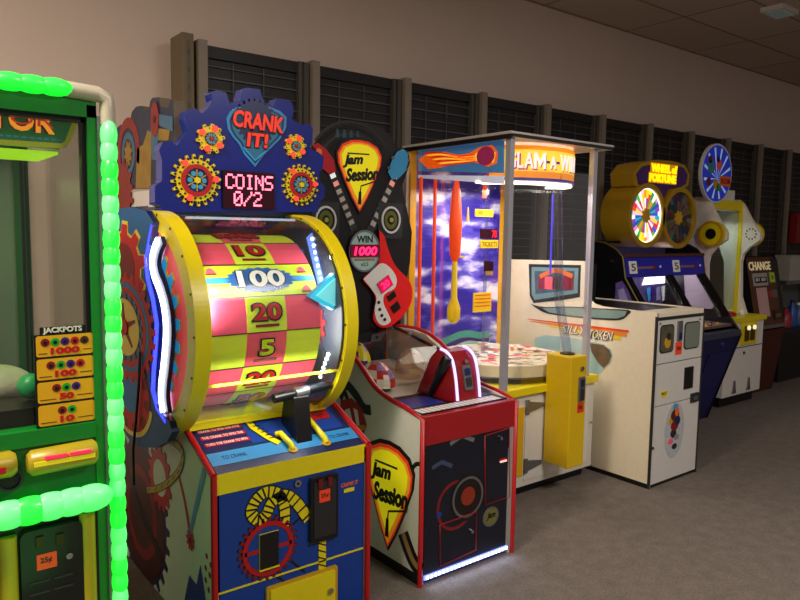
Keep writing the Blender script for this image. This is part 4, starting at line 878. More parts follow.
b = MB(); b.ring(TOP(1.90), HC[0], HC[1], .43, .30, 0, .012, mat('light_ring', '#fff6e4', .4, emit=3.5, ecol='#fff0d8'), n=40, a0=200, a1=340); b.build('header_lamp', T)
area('glass_cabinet_lamp', (3.37, 3.25, 1.88), .6, .6, 13, (1, .93, .82), (3.37, 3.3, 0))
# fireball board on the left side
SX = X0+.05; G = LF(SX); fb = lambda pts: QL(SX, pts)
b = MB(); b.prism(G, fb([(418, 149), (503, 140), (503, 173), (418, 171)]), -.012, 0, mat('comet_sky', '#4c86b8', .35, emit=.3, ecol='#3c78b0'))
b.prism(G, fb([(419, 160), (428, 152), (445, 152), (458, 155), (470, 153), (480, 147), (492, 145), (498, 152), (497, 163), (488, 167), (478, 163), (470, 161), (455, 163), (440, 168), (428, 169)]), 0, .002, mat('comet_orange', '#f06a18', .35, emit=.6, ecol='#ff5a08', var=.6, scale=25))
b.prism(G, fb([(455, 159), (472, 157), (482, 149), (491, 148), (496, 153), (494, 162), (486, 164), (472, 159)]), .002, .003, mat('comet_yellow', '#ffd040', .35, emit=.8, ecol='#ffc030'))
for k in range(7): b.line(G, smooth(fb([(424+3*k, 153.5+2*k), (440+2*k, 152.5+2*k), (458+2*k, 156.5+.9*k), (476, 155+1.0*k)]), 3), [.004]+[.010]*8+[.004], .003, .0038, MATS['comet_yellow'] if k % 2 else mat('comet_red', '#e03a10', .35, emit=.5, ecol='#e02c00'))
b.disc(G, *fb([(486, 156)])[0], .075, .003, .006, mat('comet_magenta', '#a0285c', .35, emit=.25), n=20, ry=.055)
b.prism(G, fb([(418, 175), (503, 176), (503, 184), (418, 178)]), -.012, 0, mat('pale_header_print', '#d8dcf0', .35, emit=.35))
b.build('comet_header', T)
# turntable
TP = mat('turntable_cream', '#e6dcc0', .35)
b = MB(); b.ring(TOP(.70), 3.37, 3.24, .425, 0.02, 0, .10, TP, n=48); b.ring(TOP(.695), 3.37, 3.24, .435, .42, 0, .03, BLACK, n=48); tt = b.build('turntable', T, .01)
rnd = random.Random(3); b = MB()
for k in range(95):
    a, r_ = rnd.uniform(0, 6.28), .38*sqrt(rnd.random()); cx_, cy_ = 3.37+r_*cos(a), 3.24+r_*sin(a); t_ = rnd.uniform(0, 3.1); l_, w_ = rnd.uniform(.025, .06), rnd.uniform(.006, .02)
    pts = [(cx_+x_*cos(t_)-y_*sin(t_), cy_+x_*sin(t_)+y_*cos(t_)) for x_, y_ in ((-l_, -w_), (l_, -w_), (l_, w_), (-l_, w_))]
    b.prism(TOP(.80), pts, .001*k/4, .001*k/4+.001, rnd.choice([RED, WPRINT, WPRINT, TP, PINK, TP, mat('grey_print', '#8a8a90', .4), ORANGE, WPRINT]))
b.build('printed_slots', tt)
# hanging bits and tubes
RO_ = mat('orange_rod', '#e8501c', .3, emit=.35, ecol='#ff4010')
for px__ in (419, 433):
    p = py_(3.5, px__, 300); MB().tube([(p[0], 3.5, .70), (p[0], 3.5, 1.95)], .012, RO_, 10).build('orange_rod', T)
p = py_(3.3, 455, 250)
OS = mat('orange_streamer', '#f2501c', .4, emit=.35, ecol='#ff4410', var=.3, scale=30)
def zat(Y, px, py): return py_(Y, px, py)[1]
b = MB(); b.tube([(p[0], 3.3, zat(3.3, 455, 178)), (p[0], 3.3, zat(3.3, 455, 195)), (p[0], 3.3, zat(3.3, 455, 225)), (p[0], 3.3, zat(3.3, 455, 255)), (p[0], 3.3, zat(3.3, 455, 262))], [.012, .03, .042, .034, .015], OS, 14)
sw = b.build('orange_streamer', T)
b = MB(); b.tube([(p[0], 3.3, zat(3.3, 455, 258)), (p[0], 3.3, zat(3.3, 454, 298)), (p[0], 3.3, zat(3.3, 454, 308)), (p[0], 3.3, zat(3.3, 454, 318)), (p[0], 3.3, zat(3.3, 454, 323))], [.016, .02, .042, .042, .02], mat('yellow_bulb', '#e8c018', .35, emit=.2), 14)
b.box(p[0]-.02, p[0]+.08, 3.29, 3.31, zat(3.3, 455, 256)-.01, zat(3.3, 455, 256), YEL); b.build('yellow_tip', sw)
p = py_(3.3, 485, 170); MB().tube([(p[0], 3.3, zat(3.3, 485, 175)), (p[0], 3.3, zat(3.3, 484, 198))], [.008, .014], RO_, 8).build('orange_rod', T)
p = py_(3.3, 468, 215); MB().tube([(p[0], 3.3, zat(3.3, 468, 207)), (p[0], 3.3, zat(3.3, 469, 222))], [.004, .009], YEL, 8).build('yellow_pendant', T)
F3 = FR(3.3)
p = py_(3.3, 490, 230); MB().tube([(p[0]-.015, 3.32, 2.0), (p[0]-.015, 3.32, .8)], .012, glass('pale_tube', '#dfe8ff', .2, .1), 10).build('clear_tube', T)
def sign(nm, px0, py0, px1, py1, m_, Y=3.3):
    a_, c_ = py_(Y, px0, py0), py_(Y, px1, py1); return MB().rect(FR(Y), a_[0], c_[0], c_[1], a_[1], 0, .01, m_).build(nm, T), a_, c_
SY = mat('sign_yellow', '#f0c820', .4, emit=.15)
o_, a_, c_ = sign('yellow_tag', 475, 209, 492, 217, SY); MB().text(F3, 'WIN', a_[0]+.02, a_[0]+.06, c_[1]+.01, a_[1]-.01, .01, .012, ORANGE).build('lettering', o_)
o_, a_, c_ = sign('ticket_display', 480, 229, 496, 239, SCRRED); MB().text(F3, '70', c_[0]-.05, c_[0]-.006, c_[1]+.006, a_[1]-.006, .01, .012, mat('red_digit', '#e01830', .4, emit=.8), .02).build('lit_digits', o_)
o_, a_, c_ = sign('yellow_tag', 480, 240, 497, 248, SY); MB().text(F3, 'TICKETS', a_[0]+.008, c_[0]-.008, c_[1]+.01, a_[1]-.01, .01, .012, BROWN).build('lettering', o_)
sign('small_display', 484, 261, 492, 271, SCRRED); sign('yellow_tag', 485, 271, 492, 275, TAN)
o_, a_, c_ = sign('rules_sign', 473, 293, 490, 311, SY)
b = MB(); 
for k in range(4): b.rect(F3, a_[0]+.01, c_[0]-.01, a_[1]-.02-k*.024, a_[1]-.012-k*.024, .01, .012, ORANGE)
b.build('printed_lines', o_)
l_ = MB(); 
for (px__, za, zb) in ((553, 1.35, 1.85), ): 
    p = py_(2.9, px__, 200); l_.tube([(p[0], 2.9, za), (p[0], 2.9, zb)], .006, mat('violet_reflection', '#4a3cf0', .3, emit=.5, ecol='#4030ff'), 8)
l_.build('violet_reflection_line', T)  # reflection line in the front glass, built as a glowing violet tube
area('violet_lamp', (3.6, 3.55, 1.5), .05, .6, 1.0, (.5, .4, 1), (3.3, 3.4, 1.4))

# ------------------------------------------------------------------ white coin pusher
T = thing('coin_pusher_machine', (3.9, 2.42, 0), 'cream coin pusher with rainbow TOKEN side stripe and oval decal on its door', 'arcade game')
X0, X1, YF = 3.90, 4.455, 2.42
side = [(655, 312), (650, 309), (632, 308), (627, 311), (624, 322), (620, 331), (612, 335), (600, 336), (588, 333), (585, 325), (584, 262), (580, 260), (513, 262)]
sp_ = QL(X0, side); top = sp_[-1][1]
G = LF(X0); yr = 3.74
HW = lambda pts: QL(X0, pts)
b = MB(); b.prism(G, [(-2.42, 0), (-2.42, 1.125), (-2.83, 1.128), (-2.89, 1.14), (-2.935, 1.165), (-2.96, 1.20), (-2.972, 1.26), (-2.975, 1.40), (-2.985, 1.422), (-yr, 1.405), (-yr, 0)], -.018, 0, CREAM)
b.build('side_panel', T)
sc1 = mat('scene_screen', '#3a5868', .25, emit=.10, var=.8, scale=14)
scp = HW([(529, 264), (581, 265), (580, 297), (562, 300), (534, 303), (530, 296)])
b = MB(); b.prism(G, scp, 0, .003, BLACK); sm = HW([(532, 267), (579, 268), (578, 293), (560, 296), (535, 300), (532, 294)])
b.prism(G, sm, .003, .005, mat('teal_screen_border', '#6f949c', .3)); sm2 = HW([(535, 271), (575, 271), (574, 290), (536, 294)]); b.prism(G, sm2, .005, .006, sc1)
for px__, w_, m_ in ((542, .03, MAGD), (549, .04, PINK), (557, .035, BROWN), (567, .04, MAGD), (572, .02, DRED)):
    c_ = HW([(px__, 283)])[0]; b.rect(G, c_[0]-w_, c_[0]+w_, c_[1]-.045, c_[1]+.045, .006, .007, m_)
c_ = HW([(556, 275)])[0]; b.line(G, smooth([(c_[0]-.14, c_[1]-.02), (c_[0], c_[1]+.03), (c_[0]+.15, c_[1])]), .03, .006, .008, ORANGE); b.build('side_screen', T)
GL3 = mat('tinted_side_glass', '#7f9c98', .15, var=.25, scale=6)
b = MB(); b.prism(G, smooth(HW([(531, 304), (545, 307), (570, 306.5), (600, 308.5), (629, 310), (628, 315), (620, 320), (600, 319.5), (570, 316.5), (548, 313.5), (538, 309), (531, 304)]), 3), 0, .003, DARK)
b.prism(G, HW([(542, 308), (570, 307.5), (627, 311), (625, 316), (618, 318.5), (600, 318), (570, 315.5), (550, 312.5)]), .003, .005, GL3); b.build('upper_side_glass', T)
b = MB(); b.prism(G, HW([(535, 338), (545, 335), (575, 338), (604, 344), (611, 349), (613, 355), (611, 362), (604, 369), (594, 379), (589, 384), (565, 382), (536, 372)]), 0, .003, mat('pale_blue_print', '#a8ccd0', .3, var=.2, scale=10))
b.prism(G, HW([(590, 343), (604, 345), (610, 350), (612, 356), (609, 363), (604, 368), (598, 362), (592, 352)]), .003, .005, mat('sepia_print', '#6e5a44', .4, var=.5, scale=25)); b.build('lower_side_window', T)
b = MB()
m3 = [mat('stripe_red', '#e8481c', .35), mat('stripe_orange', '#f0901c', .35), mat('stripe_yellow', '#f4d820', .35)]
for k, (pa, pb, wd_) in enumerate((((528, 319), (629, 331.5), .014), ((530, 321), (627, 335), .024), ((548, 326), (621, 338.5), .022))): b.line(G, HW([pa, ((pa[0]+pb[0])/2, (pa[1]+pb[1])/2), pb]), [.004, wd_, wd_*1.1], .001+.0003*k, .002+.0003*k, m3[k])
for k, (tx, pa, pb) in enumerate((('SILLY', (563, 333.5), (587, 336)), ('TOKEN', (590, 338.5), (614, 341.5)))):
    p, q = HW([pa, pb]); z0_ = p[1]
    sl_ = (q[1]-p[1])/(q[0]-p[0])
    Gs = lambda u, v, w_, p=p, sl_=sl_: G(u, v+(u-p[0])*sl_, w_)
    b.text(Gs, tx, p[0], q[0], z0_, z0_+.062, .003, .005, mat('shadow_grey_print', '#57504c', .4), .04, .3); b.text(Gs, tx, p[0]-.004, q[0]-.006, z0_+.005, z0_+.062, .005, .007, WPRINT, 0, .3)
b.build('rainbow_decal', T)
GB = mat('black_gloss_panel', '#08080c', .25)
MB().box(X1-.018, X1, YF+.01, yr, 0, 1.125, CREAM).build('side_panel', T); MB().box(X0+.018, X1-.018, 2.55, yr, 1.108, 1.118, MATS['black_plastic']).build('rear_deck', T)
MB().box(X0+.003, X0+.14, 2.985, yr-.005, 1.12, 1.40, mat('matt_black_housing', '#020203', .95)).build('rear_housing', T)
MB().box(X0+.018, X1-.018, 2.64, 2.97, 1.08, 1.09, mat('pusher_bed', '#7fa0a0', .25)).build('coin_bed', T)
b = MB(); rnd = random.Random(5)
for k in range(90):
    x_, y_ = rnd.uniform(X0+.05, X1-.05), rnd.uniform(2.68, 2.93); b.disc(TOP(1.09), x_, y_, .013, 0, .003+.002*(k % 3), CHROME, n=10)
o = b.build('coins', T); o['kind'] = 'stuff'
MB().box(X0+.02, X1-.02, YF+.05, yr-.03, 0, .05, BLACK).build('kick_plate', T)
FW = mat('front_white', '#d6d3cd', .3)
F = FR(YF)
MB().box(X0+.004, X1-.002, YF, YF+.13, 1.085, 1.125, CREAM).build('top_cap', T, .004)
MB().box(X0+.004, X1-.002, YF-.004, YF+.02, 1.075, 1.095, DARK).build('dark_trim', T)
up = MB().box(X0+.006, X1-.004, YF, YF+.02, .80, 1.078, FW).build('coin_panel', T)
MB().box(X0+.006, X1-.004, YF, YF+.02, .53, .793, FW).build('middle_panel', T)
low = MB().box(X0+.006, X1-.004, YF, YF+.02, .022, .524, FW).build('lower_door', T)
MB().box(X0-.002, X0+.006, YF-.006, YF+.01, 0, 1.1, DARK).build('edge_trim', T); MB().box(X1-.004, X1+.006, YF-.006, YF+.01, 0, 1.1, DARK).build('edge_trim', T)
MB().box(X0+.004, X1, YF+.003, YF+.03, .0, .022, BLACK).box(X0-.0012, X0+.004, YF+.003, yr, 0, .03, BLACK).build('kick_strip', T)
for (ua, ub, m_) in ((.05, .19, mat('brown_glass_window', '#5c5648', .2, var=.6, scale=20)), (.33, .50, mat('grey_glass_window', '#7c8478', .2))):
    MB().rrect(F, X0+ua-.008, X0+ub+.008, .865, 1.045, .03, 0, .004, DARK).rrect(F, X0+ua, X0+ub, .873, 1.037, .026, .004, .007, m_).build('round_cornered_window', up)
MB().disc(F, X0+.12, .93, .035, .007, .010, GOLD, n=14).disc(F, X0+.13, .97, .025, .008, .011, DARK, n=12).build('prize_medal', up)
MB().rrect(F, X0+.235, X0+.285, .93, 1.06, .006, 0, .012, STEEL).rrect(F, X0+.247, X0+.273, .94, .985, .004, .012, .016, NAVY).build('coin_mechanism', up)
MB().rect(F, X0+.225, X0+.30, .84, .92, 0, .003, ORLAB).text(F, '25¢', X0+.237, X0+.287, .865, .895, .003, .004, BLACK, .02).build('price_label', up)
for u in (.035, .50): MB().disc(F, X0+u, 1.055, .007, 0, .006, CHROME, n=12).build('screw', up)
MB().rect(F, X0+.35, X0+.455, .60, .745, 0, .006, BLACK).build('dark_plate', T)
MB().rect(F, X0+.44, X0+.53, .50, .56, 0, .012, DARK).rect(F, X0+.465, X0+.51, .515, .54, .012, .016, STEEL).build('latch', T)
p = QF(YF, [(664, 394)])[0]; MB().prism(F, [(p[0]-.045, p[1]+.02), (p[0]+.04, p[1]+.02), (p[0]+.035, p[1]-.01), (p[0]+.01, p[1]-.015), (p[0], p[1]-.035), (p[0]-.012, p[1]-.015), (p[0]-.035, p[1]-.01)], 0, .002, YEL).text(F, 'SILLY', p[0]-.03, p[0]+.025, p[1]-.004, p[1]+.012, .002, .003, BROWN, .02).build('yellow_sticker', low)
p = QF(YF, [(674, 430)])[0]; b = MB(); b.disc(F, p[0], p[1], .115, 0, .002, mat('mottled_grey_decal', '#b8bcc0', .35, var=.45, scale=60), ry=.185, n=36)
for dx, dz, rx, rz, m_ in ((-.0, .10, .05, .04, BROWN), (.02, .12, .025, .03, ORANGE), (-.04, .07, .03, .03, GOLD), (.035, .06, .03, .03, NAVY), (0, .03, .045, .035, DRED), (-.01, -.02, .035, .03, DARK), (.03, -.05, .03, .02, MATS['grey_print']), (-.04, -.07, .03, .02, PINK), (.01, -.11, .03, .02, DARK), (0, .155, .03, .02, SKY)): b.disc(F, p[0]+dx, p[1]+dz, rx, .002, .003+.0002*(dx+.1)*10, m_, ry=rz, n=14)
b.build('oval_decal', low)
MB().disc(F, X0+.02, .265, .009, 0, .01, CHROME, n=12).build('lock', low)

# ------------------------------------------------------------------ twin wheel coin pusher
T = thing('coin_pusher_machine', (4.72, 3.1, 0), 'dark blue twin-seat coin pusher topped by gold WHEEL OF FORTUNE header with two wheels', 'arcade game')
XL, XR = 4.72, 5.90
prof = [(3.13, 0), (2.87, .78), (2.89, .82), (2.98, .93), (3.22, 1.27), (3.25, 1.43), (3.31, 1.49), (3.42, 1.54), (3.60, 1.56), (4.0, 1.56), (4.0, 0)]
hole = None
BL = mat('blue_lower_panel', '#10134c', .35)
for X_, nm in ((XL, 'left'), (XR, 'right')):
    b = MB(); G = LF(X_)
    b.prism(G, [(-3.13, 0), (-2.87, .78), (-2.89, .82), (-4.0, .82), (-4.0, 0)], -.02, 0, BL, BLACK)
    b.prism(G, [(-2.89, .82), (-2.98, .93), (-3.22, 1.27), (-3.25, 1.43), (-3.31, 1.49), (-3.42, 1.54), (-3.60, 1.56), (-4.0, 1.56), (-4.0, .82)], -.02, 0, GB)
    b.build('side_panel', T)
    MB().tube([(X_-.002 if X_ == XL else X_+.002, y-.004, z) for y, z in prof[:9]], .007, BLACK if X_ == XR else mat('dull_gold_edge', '#6a5a20', .4, .4), 6).build('edge_trim', T)
G = LF(XL); b = MB(); b.prism(G, QL(XL, [(616, 283), (622, 281), (628, 290), (635, 308), (615, 306)]), 0, .003, mat('purple_silver_print', '#5a4488', .3, var=.9, scale=40)); b.prism(G, QL(XL, [(618, 290), (624, 288), (630, 304), (620, 302)]), .003, .004, mat('silver_blue_print', '#8a86b0', .3, var=.5, scale=50)); b.build('side_art', T)
for p_ in ((591, 259), (612, 261)): c_ = QL(XL, [p_])[0]; MB().disc(G, c_[0], c_[1], .01, 0, .008, CHROME, n=12).build('bolt', T)
lo = frame((XL+.02, 3.13, 0), (1, 0, 0), (0, -.26, .78)); LL = sqrt(.26**2+.78**2)
MB().rect(lo, 0, 1.16, .0, LL, -.02, 0, BL).build('lower_front', T)
MB().rect(lo, .75, 1.12, .12, LL-.15, 0, .006, mat('blue_door', '#131758', .35)).build('service_door', T)
MB().disc(lo, .9, LL-.07, .02, 0, .01, mat('dark_blue_button', '#2a3080', .3), n=16).build('button', T)
MB().box(XL+.02, XR-.0, 2.868, 2.95, .77, .82, mat('grey_blue_rail', '#42465a', .3, .3)).build('console_rail', T)
MB().box(XL+.02, XR-.0, 2.95, 3.95, .84, .86, mat('brown_coin_bed', '#6a5240', .4, var=.4, scale=30)).build('play_bed', T)
b = MB(); rnd = random.Random(9)
for k in range(160):
    b.disc(TOP(.86), rnd.uniform(XL+.06, XR-.06), rnd.uniform(2.97, 3.6), .014, 0, .003+.002*(k % 4), rnd.choice([CHROME, GOLD, BROWN]), n=9)
o = b.build('coins', T); o['kind'] = 'stuff'
gf = frame((XL+.02, 2.98, .93), (1, 0, 0), (0, .24, .34)); LG = sqrt(.24**2+.34**2)
MB().rect(gf, 0, 1.16, 0, LG, -.006, 0, GLASS).build('sloped_glass', T)
MB().rect(gf, .55, .63, 0, LG, -.01, .02, GB).build('centre_pillar', T)
hf = frame((XL+.02, 3.22, 1.27), (1, 0, 0), (0, .03, .16))
b = MB(); b.rect(hf, 0, 1.16, 0, .16, -.02, 0, mat('blue_header_panel', '#1a1c8c', .3, emit=.12), DARK); b.rect(hf, 0, 1.16, .16, .185, -.05, .02, BROWN)
for u in (.10, .72): b.rect(hf, u-.05, u+.05, .03, .13, 0, .004, WPRINT); b.text(hf, '5', u-.03, u+.03, .05, .11, .004, .006, STEEL, .02); b.rect(hf, u+.05, u+.28, .065, .085, 0, .003, mat('dull_red_arrow', '#8a5a6c', .4)); b.disc(hf, u+.30, .075, .02, 0, .004, DRED, n=10); b.disc(hf, u+.38, .08, .01, 0, .005, WPRINT, n=8)
b.build('header_panel', T)
MB().box(XL+.02, XR-.0, 3.42, 4.0, 1.535, 1.555, GB).build('top_panel', T)
bw = mat('play_backdrop', '#3c3460', .4, emit=.15, var=.9, scale=18)
b = MB(); b.box(XL+.02, XR, 3.61, 3.64, .86, 1.5, bw)
q_ = QF(3.60, [(646, 276), (667, 273), (670, 277), (665, 283), (643, 285)]); b.prism(FR(3.60), q_, -.01, 0, mat('lit_white_panel', '#ffffff', .4, emit=2.6, ecol='#f4e8ff'))
for c4 in (((652, 286), (652, 302), PURPLE), ((658, 287), (658, 300), MATS['silver_blue_print']), ((648, 288), (650, 300), CYAN), ((663, 286), (664, 300), WPRINT)): b.line(FR(3.60), QF(3.60, [c4[0], c4[1]]), .06, .001, .006, c4[2])
b.prism(FR(3.60), QF(3.60, [(682, 272), (700, 270), (712, 305), (684, 306)]), .001, .004, mat('pale_mauve', '#94868e', .4, emit=.08)); 
b.build('play_field_back', T)
pl_ = QF(3.45, [(687, 274), (695, 274)])
for c_ in pl_: MB().disc(FR(3.45), c_[0], c_[1], .032, 0, .02, mat('pink_lamp', '#ffe0ff', .4, emit=5, ecol='#ff9ee8'), n=14).build('pink_lamp', T)
MB().rect(gf, 1.03, 1.155, 0, LG, -.008, .012, GB).build('right_window_frame', T)
MB().rect(gf, 0, .05, 0, LG, -.008, .012, GB).build('left_window_frame', T)
MB().prism(LF(XR-.026), QL(XR-.026, [(684, 274), (697, 270), (702, 276), (716, 303), (712, 309), (686, 307)]), -.001, .003, MATS['pale_mauve']).build('inner_side_print', T)
area('pusher_play_lamp', (XL+.58, 3.35, 1.40), 1.0, .2, 8.0, (.92, .88, 1), (XL+.58, 3.3, .8))
MB().box(XL+.05, XR-.03, 3.2, 3.98, .05, .82, DARK).build('inner_cabinet', T)
# gold twin wheel header
HY = 3.30; GOLDP = mat('gold_metallic', '#b8941c', .35, .35); F = FR(HY)
hc = [QF(HY, [(644.5, 215.5)])[0], QF(HY, [(677, 218)])[0]]
RW_ = .228
wd = (hc[1][0]-hc[0][0])
b = MB()
for c_ in hc: b.disc(F, c_[0], c_[1], RW_+.028, -.24, 0, GOLDP, n=40)
b.rect(F, hc[0][0], hc[1][0], hc[0][1]-RW_+.05, hc[0][1]+RW_+.02, -.23, -.01, GOLDP)
tp = QF(HY, [(635, 186), (634, 172), (641, 163), (655, 160), (672, 161), (685, 165), (690, 175), (688, 186), (682, 190), (642, 188)])
tpc = [(p[0], p[1]) for p in tp]
b.prism(F, tpc, -.22, 0, GOLDP); hd_ = b.build('gold_header', T, .012)
b = MB(); b.prism(F, QF(HY, [(638, 184), (636, 174), (642, 166.5), (655, 163.5), (672, 164.5), (683, 168), (687, 175), (685, 184), (680, 187), (668, 189), (662, 200), (655, 189), (644, 186)]), 0, .008, mat('purple_header_print', '#3a1a58', .3, emit=.08, var=.7, scale=30))
LY = mat('lit_yellow_letter', '#ffd818', .35, emit=1.5, ecol='#ffc400')
for tx, pa, pb in (('WHEEL of', (650, 173), (676, 165)), ('FORTUNE', (648, 183), (675, 174))):
    p, q = QF(HY, [pa, pb]); zc_ = QF(HY, [((pa[0]+pb[0])/2, (pa[1]+pb[1])/2)])[0][1]
    b.rect(F, p[0]-.01, q[0]+.01, zc_-.042, zc_+.042, .008, .010, mat('lit_amber_back', '#c88a10', .35, emit=.5)); b.text(F, tx, p[0], q[0], zc_-.034, zc_+.034, .010, .016, LY, .05)
b.build('lettered_panel', hd_)
pal = ['#f2f0e8', '#e8d020', '#e04428', '#2c8c4c', '#2858c0', '#e87ab0', '#f4f4f0', '#7a3cb0', '#f09020', '#28a0b8', '#f0e040', '#d02848', '#f6f6f2', '#48b040', '#3048a8', '#f0c8d0']
for wi, c_ in enumerate(hc):
    b = MB(); b.ring(F, c_[0], c_[1], RW_+.03, RW_-.01, 0, .03, GOLDP, n=48); rg = b.build('wheel_bezel', T)
    b = MB(); n = 32; o_ = random.Random(wi)
    for k in range(n):
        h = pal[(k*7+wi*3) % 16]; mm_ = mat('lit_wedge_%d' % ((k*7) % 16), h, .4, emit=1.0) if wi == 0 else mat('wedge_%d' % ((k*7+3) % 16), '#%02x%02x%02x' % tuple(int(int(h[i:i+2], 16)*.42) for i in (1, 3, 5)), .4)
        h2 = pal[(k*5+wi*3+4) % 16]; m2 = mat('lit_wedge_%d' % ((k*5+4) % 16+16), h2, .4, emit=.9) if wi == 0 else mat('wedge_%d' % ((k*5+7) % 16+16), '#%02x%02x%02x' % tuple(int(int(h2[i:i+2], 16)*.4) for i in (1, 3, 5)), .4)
        a0, a1 = 2*pi*k/n, 2*pi*(k+1)/n; pol = lambda ra, rb: [(c_[0]+ra*cos(a0), c_[1]+ra*sin(a0)), (c_[0]+rb*cos(a0), c_[1]+rb*sin(a0)), (c_[0]+rb*cos(a1), c_[1]+rb*sin(a1)), (c_[0]+ra*cos(a1), c_[1]+ra*sin(a1))]
        rm = RW_*(.62 if k % 3 else .78); b.prism(F, pol(.04, rm), .002, .008, m2); b.prism(F, pol(rm, RW_), .002, .008, mm_)
    if wi == 0: b.ring(F, c_[0], c_[1], RW_, RW_-.018, .008, .012, mat('lit_rim', '#fffde8', .4, emit=2.0))
    w_o = b.build('prize_wheel', rg); 
    MB().gear(F, c_[0], c_[1], .045, .06, 8, .008, .02, GOLD).build('wheel_hub', rg)
MB().box(hc[0][0]+.25, hc[0][0]+.31, 3.4, 3.5, 1.56, 1.62, STEEL).build('header_neck', T)
MB().box(hc[0][0]+.0, hc[1][0]-.05, 3.48, 3.75, 1.555, hc[0][1]-RW_+.02, GB).build('header_base', T)

# ------------------------------------------------------------------ white and yellow ball game
T = thing('ball_game_machine', (6.3, 3.2, 0), 'white arcade game with yellow trim, arrow-shaped side plates and round blue sign on top', 'arcade game')
X0, X1, YF = 6.30, 7.03, 3.2
plate = lambda X: [(px_(X, a, c)) for a, c in ()]
PL = QL(6.30, [(688, 204), (691, 199), (697, 197), (704, 197), (709, 201), (717, 217), (727, 233), (726, 240), (716, 247), (709, 255), (707, 264), (707, 300), (712, 318), (716, 325), (690, 325), (690, 290), (690, 262), (684, 244), (676, 240), (676, 225)])
for xx in (6.30, 6.94):
    MB().prism(LF(xx), PL, -.05, 0, mat('plate_white', '#ece6dc', .35)).build('arrow_side_plate', T, .008)
GG = LF(6.30); c_ = QL(6.30, [(713.5, 234)])[0]
for xx, dd in ((6.30, 0), (6.99, .03)):
    b = MB(); G = LF(xx) if dd == 0 else frame((xx+.0, 0, 0), (0, 1, 0), (0, 0, 1)); sg_ = 1 if dd == 0 else -1
    b.disc(G, c_[0]*sg_, c_[1], .12, 0, .05, YEL, n=32); b.ring(G, c_[0]*sg_, c_[1], .12, .10, .05, .06, GOLD, n=32); b.disc(G, c_[0]*sg_, c_[1], .05, .05, .055, BLACK, n=20); b.build('yellow_pivot_disc', T)
b = MB(); G = LF(6.94); s0 = QL(6.94, [(751, 234)])[0]
for k in range(10): b.disc(G, s0[0]+.05*cos(k*.628), s0[1]+.05*sin(k*.628), .008, 0, .002, DARK, n=8)
b.build('speaker_holes', T)
a_ = px_(6.30, 706, 199); fy_ = a_[0]
MB().box(6.34, 6.95, fy_-.03, fy_+.12, a_[1]-.09, a_[1]-.0, YEL).build('top_bar', T, .006)
pf = QL(6.945, [(742, 312)])[0]
b = MB(); b.box(6.93, 6.975, fy_-.04, fy_-.005, .84, a_[1]-.03, YEL); b.build('front_post', T)
MB().box(6.33, 6.94, fy_-.005, fy_+.0, .88, a_[1]-.09, glass('faint_green_glass', '#eef4f0', .08)).build('front_glass', T)
MB().box(6.34, 6.95, 4.0-.12, 3.9, .8, 1.9, mat('pale_back_panel', '#a8aaa4', .4, emit=.04)).prism(FR(3.87), [(6.4+.25*cos(t/10*6.28)+.2, 1.5+.2*sin(t/10*6.28)) for t in range(10)], 0, .01, mat('grey_hoop_print', '#5c6468', .4)).build('back_panel', T)
p = MB().box(X0, X1, YF, 3.9, .10, .80, mat('white_lower', '#e4e0d8', .35)).build('base_cabinet', T, .006)
MB().box(X0-.02, X1+.02, YF-.02, 3.9, .80, .845, YEL).build('yellow_rim', T, .005)
MB().box(X0+.04, X1-.04, YF+.05, 3.85, 0, .10, BLACK).build('kick_plate', T)
F = FR(YF)
cp_ = MB().rect(F, 6.56, 6.87, .58, .80, 0, .012, YEL).build('coin_plate', T)
for u in (6.66, 6.77): MB().rect(F, u-.03, u+.03, .62, .76, .012, .03, mat('dark_brass', '#5c4818', .3, .5)).disc(F, u, .745, .022, .03, .045, mat('warm_button', '#fff0c0', .3, emit=.8), n=14).build('coin_slot', cp_)
MB().rect(F, X0+.02, X1-.02, .555, .563, 0, .003, DARK).build('seam_strip', T)
MB().disc(F, 6.66, .50, .015, 0, .008, PURPLE, n=12).build('lock', T)
for u in (6.50, 6.78): MB().prism(F, [(u-.035, .13), (u+.035, .13), (u+.02, .17), (u+.006, .25), (u-.006, .25), (u-.02, .17)], 0, .014, STEEL).build('latch', T)
MB().rect(LF(X0), -3.62, -3.25, .40, .80, 0, .01, YEL).build('side_strip', T)
b = MB(); b.ball((6.62, 3.36, .86), (.10, .08, .03), RED, 14, 8); b.build('red_button', T)
MB().ball((6.78, 3.30, .87), .03, WPRINT, 12, 8).build('white_button', T)
sy = 3.42; sc_ = QF(sy, [(717, 173.5)])[0]; F = FR(sy); b = MB(); b.disc(F, sc_[0], sc_[1], .275, -.03, 0, mat('sign_rim_white', '#d8d8e0', .3), n=44)
bm = mat('blue_burst_sign', '#1c30b0', .3, emit=.25, ecol='#2038c0', var=.5, scale=9); b.disc(F, sc_[0], sc_[1], .258, 0, .003, bm, n=44)
CB = mat('pale_blue_ray', '#a8c4f0', .3, emit=.3)
for k in range(12): a = k*.5236+.2; b.prism(F, [(sc_[0], sc_[1]-.05), (sc_[0]+.24*cos(a), sc_[1]+.24*sin(a)), (sc_[0]+.24*cos(a+.12), sc_[1]+.24*sin(a+.12))], .003, .0035+.0001*k, CB)
for dx, dz, r_, m_ in ((-.12, .05, .06, mat('teal_figure', '#3a8c8c', .4)), (-.14, .12, .035, DRED), (.02, .08, .05, PINK), (.0, .13, .03, PURPLE), (-.02, -.10, .045, GOLD), (.03, -.13, .035, GREEN), (-.15, -.08, .04, DRED)): b.disc(F, sc_[0]+dx, sc_[1]+dz, r_, .005, .007, m_, n=14)
b.rect(F, sc_[0]+.04, sc_[0]+.24, sc_[1]-.11, sc_[1]-.02, .007, .012, ORANGE); b.text(F, 'BOOM', sc_[0]+.06, sc_[0]+.22, sc_[1]-.09, sc_[1]-.04, .012, .014, DRED, .02)
